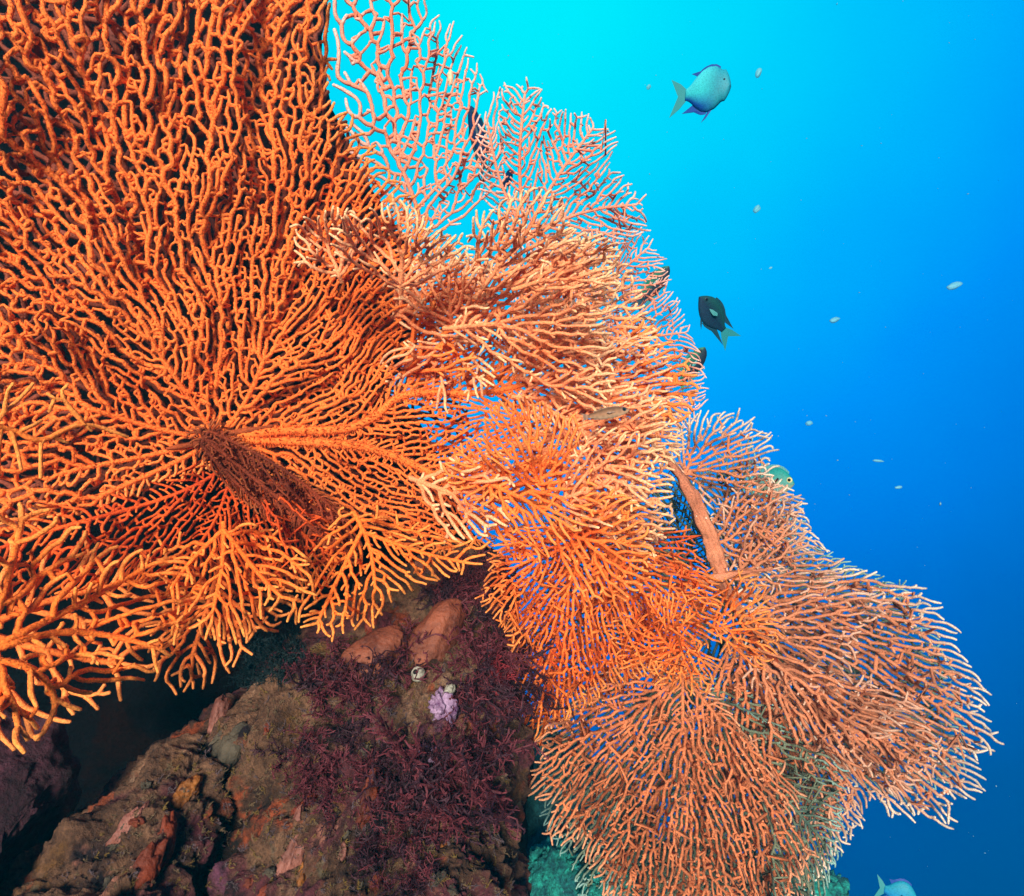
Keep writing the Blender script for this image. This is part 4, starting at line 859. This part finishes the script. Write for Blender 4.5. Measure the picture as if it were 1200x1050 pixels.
# ------------------------------------------------------------------ specks adrift in the water
M['speck'] = simple_mat('drifting jelly', (.10, .42, .48), (.20, .52, .56), 200, .5, .1); M['speck'].node_tree.nodes['Principled BSDF'].inputs['Alpha'].default_value = .55; M['speck_o'] = simple_mat('orange drifting jelly', (.85, .42, .2), (.9, .55, .35), 200, .5, .1)
M['snow'] = simple_mat('marine snow', (.10, .26, .34), (.16, .34, .42), 200, .6, 0)
for i, (x, y, rx, ry, an, d, lb) in enumerate([(889, 85, 6, 3, 70, 2.2, 'pale drifting speck right of the teal fish'), (760, 102, 3, 2.4, 60, 2.2, 'faint drifting speck left of the teal fish'), (887, 245, 4.8, 3.5, 50, 2.0, 'round white drifting speck below the teal fish'),
        (1118, 335, 9, 4, 20, 2.0, 'largest oval white drifting speck near the right edge'), (978, 375, 6, 3.2, 20, 3.0, 'dim drifting speck right of the navy fish'), (948, 496, 4, 2.8, 10, 3.0, 'dim small drifting speck above the green fish'),
        (1029, 540, 6.5, 1.5, -5, 2.4, 'thin flat drifting sliver over the deep blue water'), (1053, 571, 4.6, 1.8, 8, 2.2, 'small bright drifting sliver below the thin one'), (903, 314, 2, 1.2, 20, 2.4, 'tiny pale drifting fleck above and right of the navy fish')]):
    p = PV(x, y, d); k = PXM * d; bm = bmesh.new(); bmesh.ops.create_icosphere(bm, subdivisions=3, radius=1)
    for v in bm.verts:
        w = 1 + .25 * noise.noise(v.co * 1.5 + Vector((i * 5, 0, 0))); q = v.co * w; c, s = math.cos(R(an)), math.sin(R(an)); q = Vector((q.x * rx, q.y * ry, q.z * ry)); q = (q.x * c - q.y * s, q.x * s + q.y * c, q.z)
        v.co = Vector(CR * q[0] + CU * q[1] + CF * q[2]) * k
    me = bpy.data.meshes.new('plankton'); bm.to_mesh(me); bm.free()
    for f_ in me.polygons: f_.use_smooth = True
    o = bpy.data.objects.new('plankton', me); COL.objects.link(o); me.materials.append(M['speck']); o.location = p; tag(o, lb, 'plankton')
p = PV(528, 91, 1.2); bm = bmesh.new(); bmesh.ops.create_icosphere(bm, subdivisions=3, radius=1)
for v in bm.verts:
    w = 1 + .3 * noise.noise(v.co * 2); v.co = Vector(CR * v.co.x * 3.5 * w + CU * v.co.y * 9 * w + CF * v.co.z * 3.5) * PXM * 1.2
me = bpy.data.meshes.new('plankton'); bm.to_mesh(me); bm.free(); o = bpy.data.objects.new('plankton', me); COL.objects.link(o); me.materials.append(M['speck_o']); o.location = p
tag(o, 'soft orange drifting speck in front of the topmost open-meshed fan', 'plankton')
rg = np.random.default_rng(5); V, F = [], []
for i in range(420):
    d = rg.uniform(1.4, 4); c = P(rg.uniform(300, 1300), rg.uniform(-50, 1100), d); s = .0004 * rg.lognormal(0, .55) * d; ax = Vector(rg.normal(0, 1, 3)).normalized(); bx = ax.orthogonal().normalized(); cx = ax.cross(bx); e = rg.uniform(1, 3)
    k = len(V); V += [c + np.array(ax) * s * e, c - np.array(ax) * s * e, c + np.array(bx) * s, c - np.array(bx) * s, c + np.array(cx) * s, c - np.array(cx) * s]
    F += [(k, k + 2, k + 4), (k, k + 4, k + 3), (k, k + 3, k + 5), (k, k + 5, k + 2), (k + 1, k + 4, k + 2), (k + 1, k + 3, k + 4), (k + 1, k + 5, k + 3), (k + 1, k + 2, k + 5)]
o = bpy.data.objects.new('marine_snow', mesh_np('marine_snow', np.array(V), np.array(F))); COL.objects.link(o); o.data.materials.append(M['snow'])
tag(o, 'fine pale flecks scattered through the blue water', 'marine snow', kind='stuff')

# ------------------------------------------------------------------ the water's own veil
bm = bmesh.new(); bmesh.ops.create_cube(bm, size=1)
for v in bm.verts: v.co = Vector((v.co.x * 10, v.co.y * 6.5 + 1.9, v.co.z * 9 + 3.0))
me = bpy.data.meshes.new('haze'); bm.to_mesh(me); bm.free(); hz = bpy.data.objects.new('haze', me); COL.objects.link(hz); tag(hz, 'faint blue veil of sea water', 'haze', kind='stuff')
m = bpy.data.materials.new('sea water veil'); m.use_nodes = True; nt = m.node_tree; nt.nodes.clear()
pv = nt.nodes.new('ShaderNodeVolumePrincipled'); pv.inputs['Color'].default_value = (.0, .62, .86, 1); pv.inputs['Density'].default_value = .016; pv.inputs['Anisotropy'].default_value = 0
mo = nt.nodes.new('ShaderNodeOutputMaterial'); nt.links.new(pv.outputs[0], mo.inputs['Volume']); me.materials.append(m)
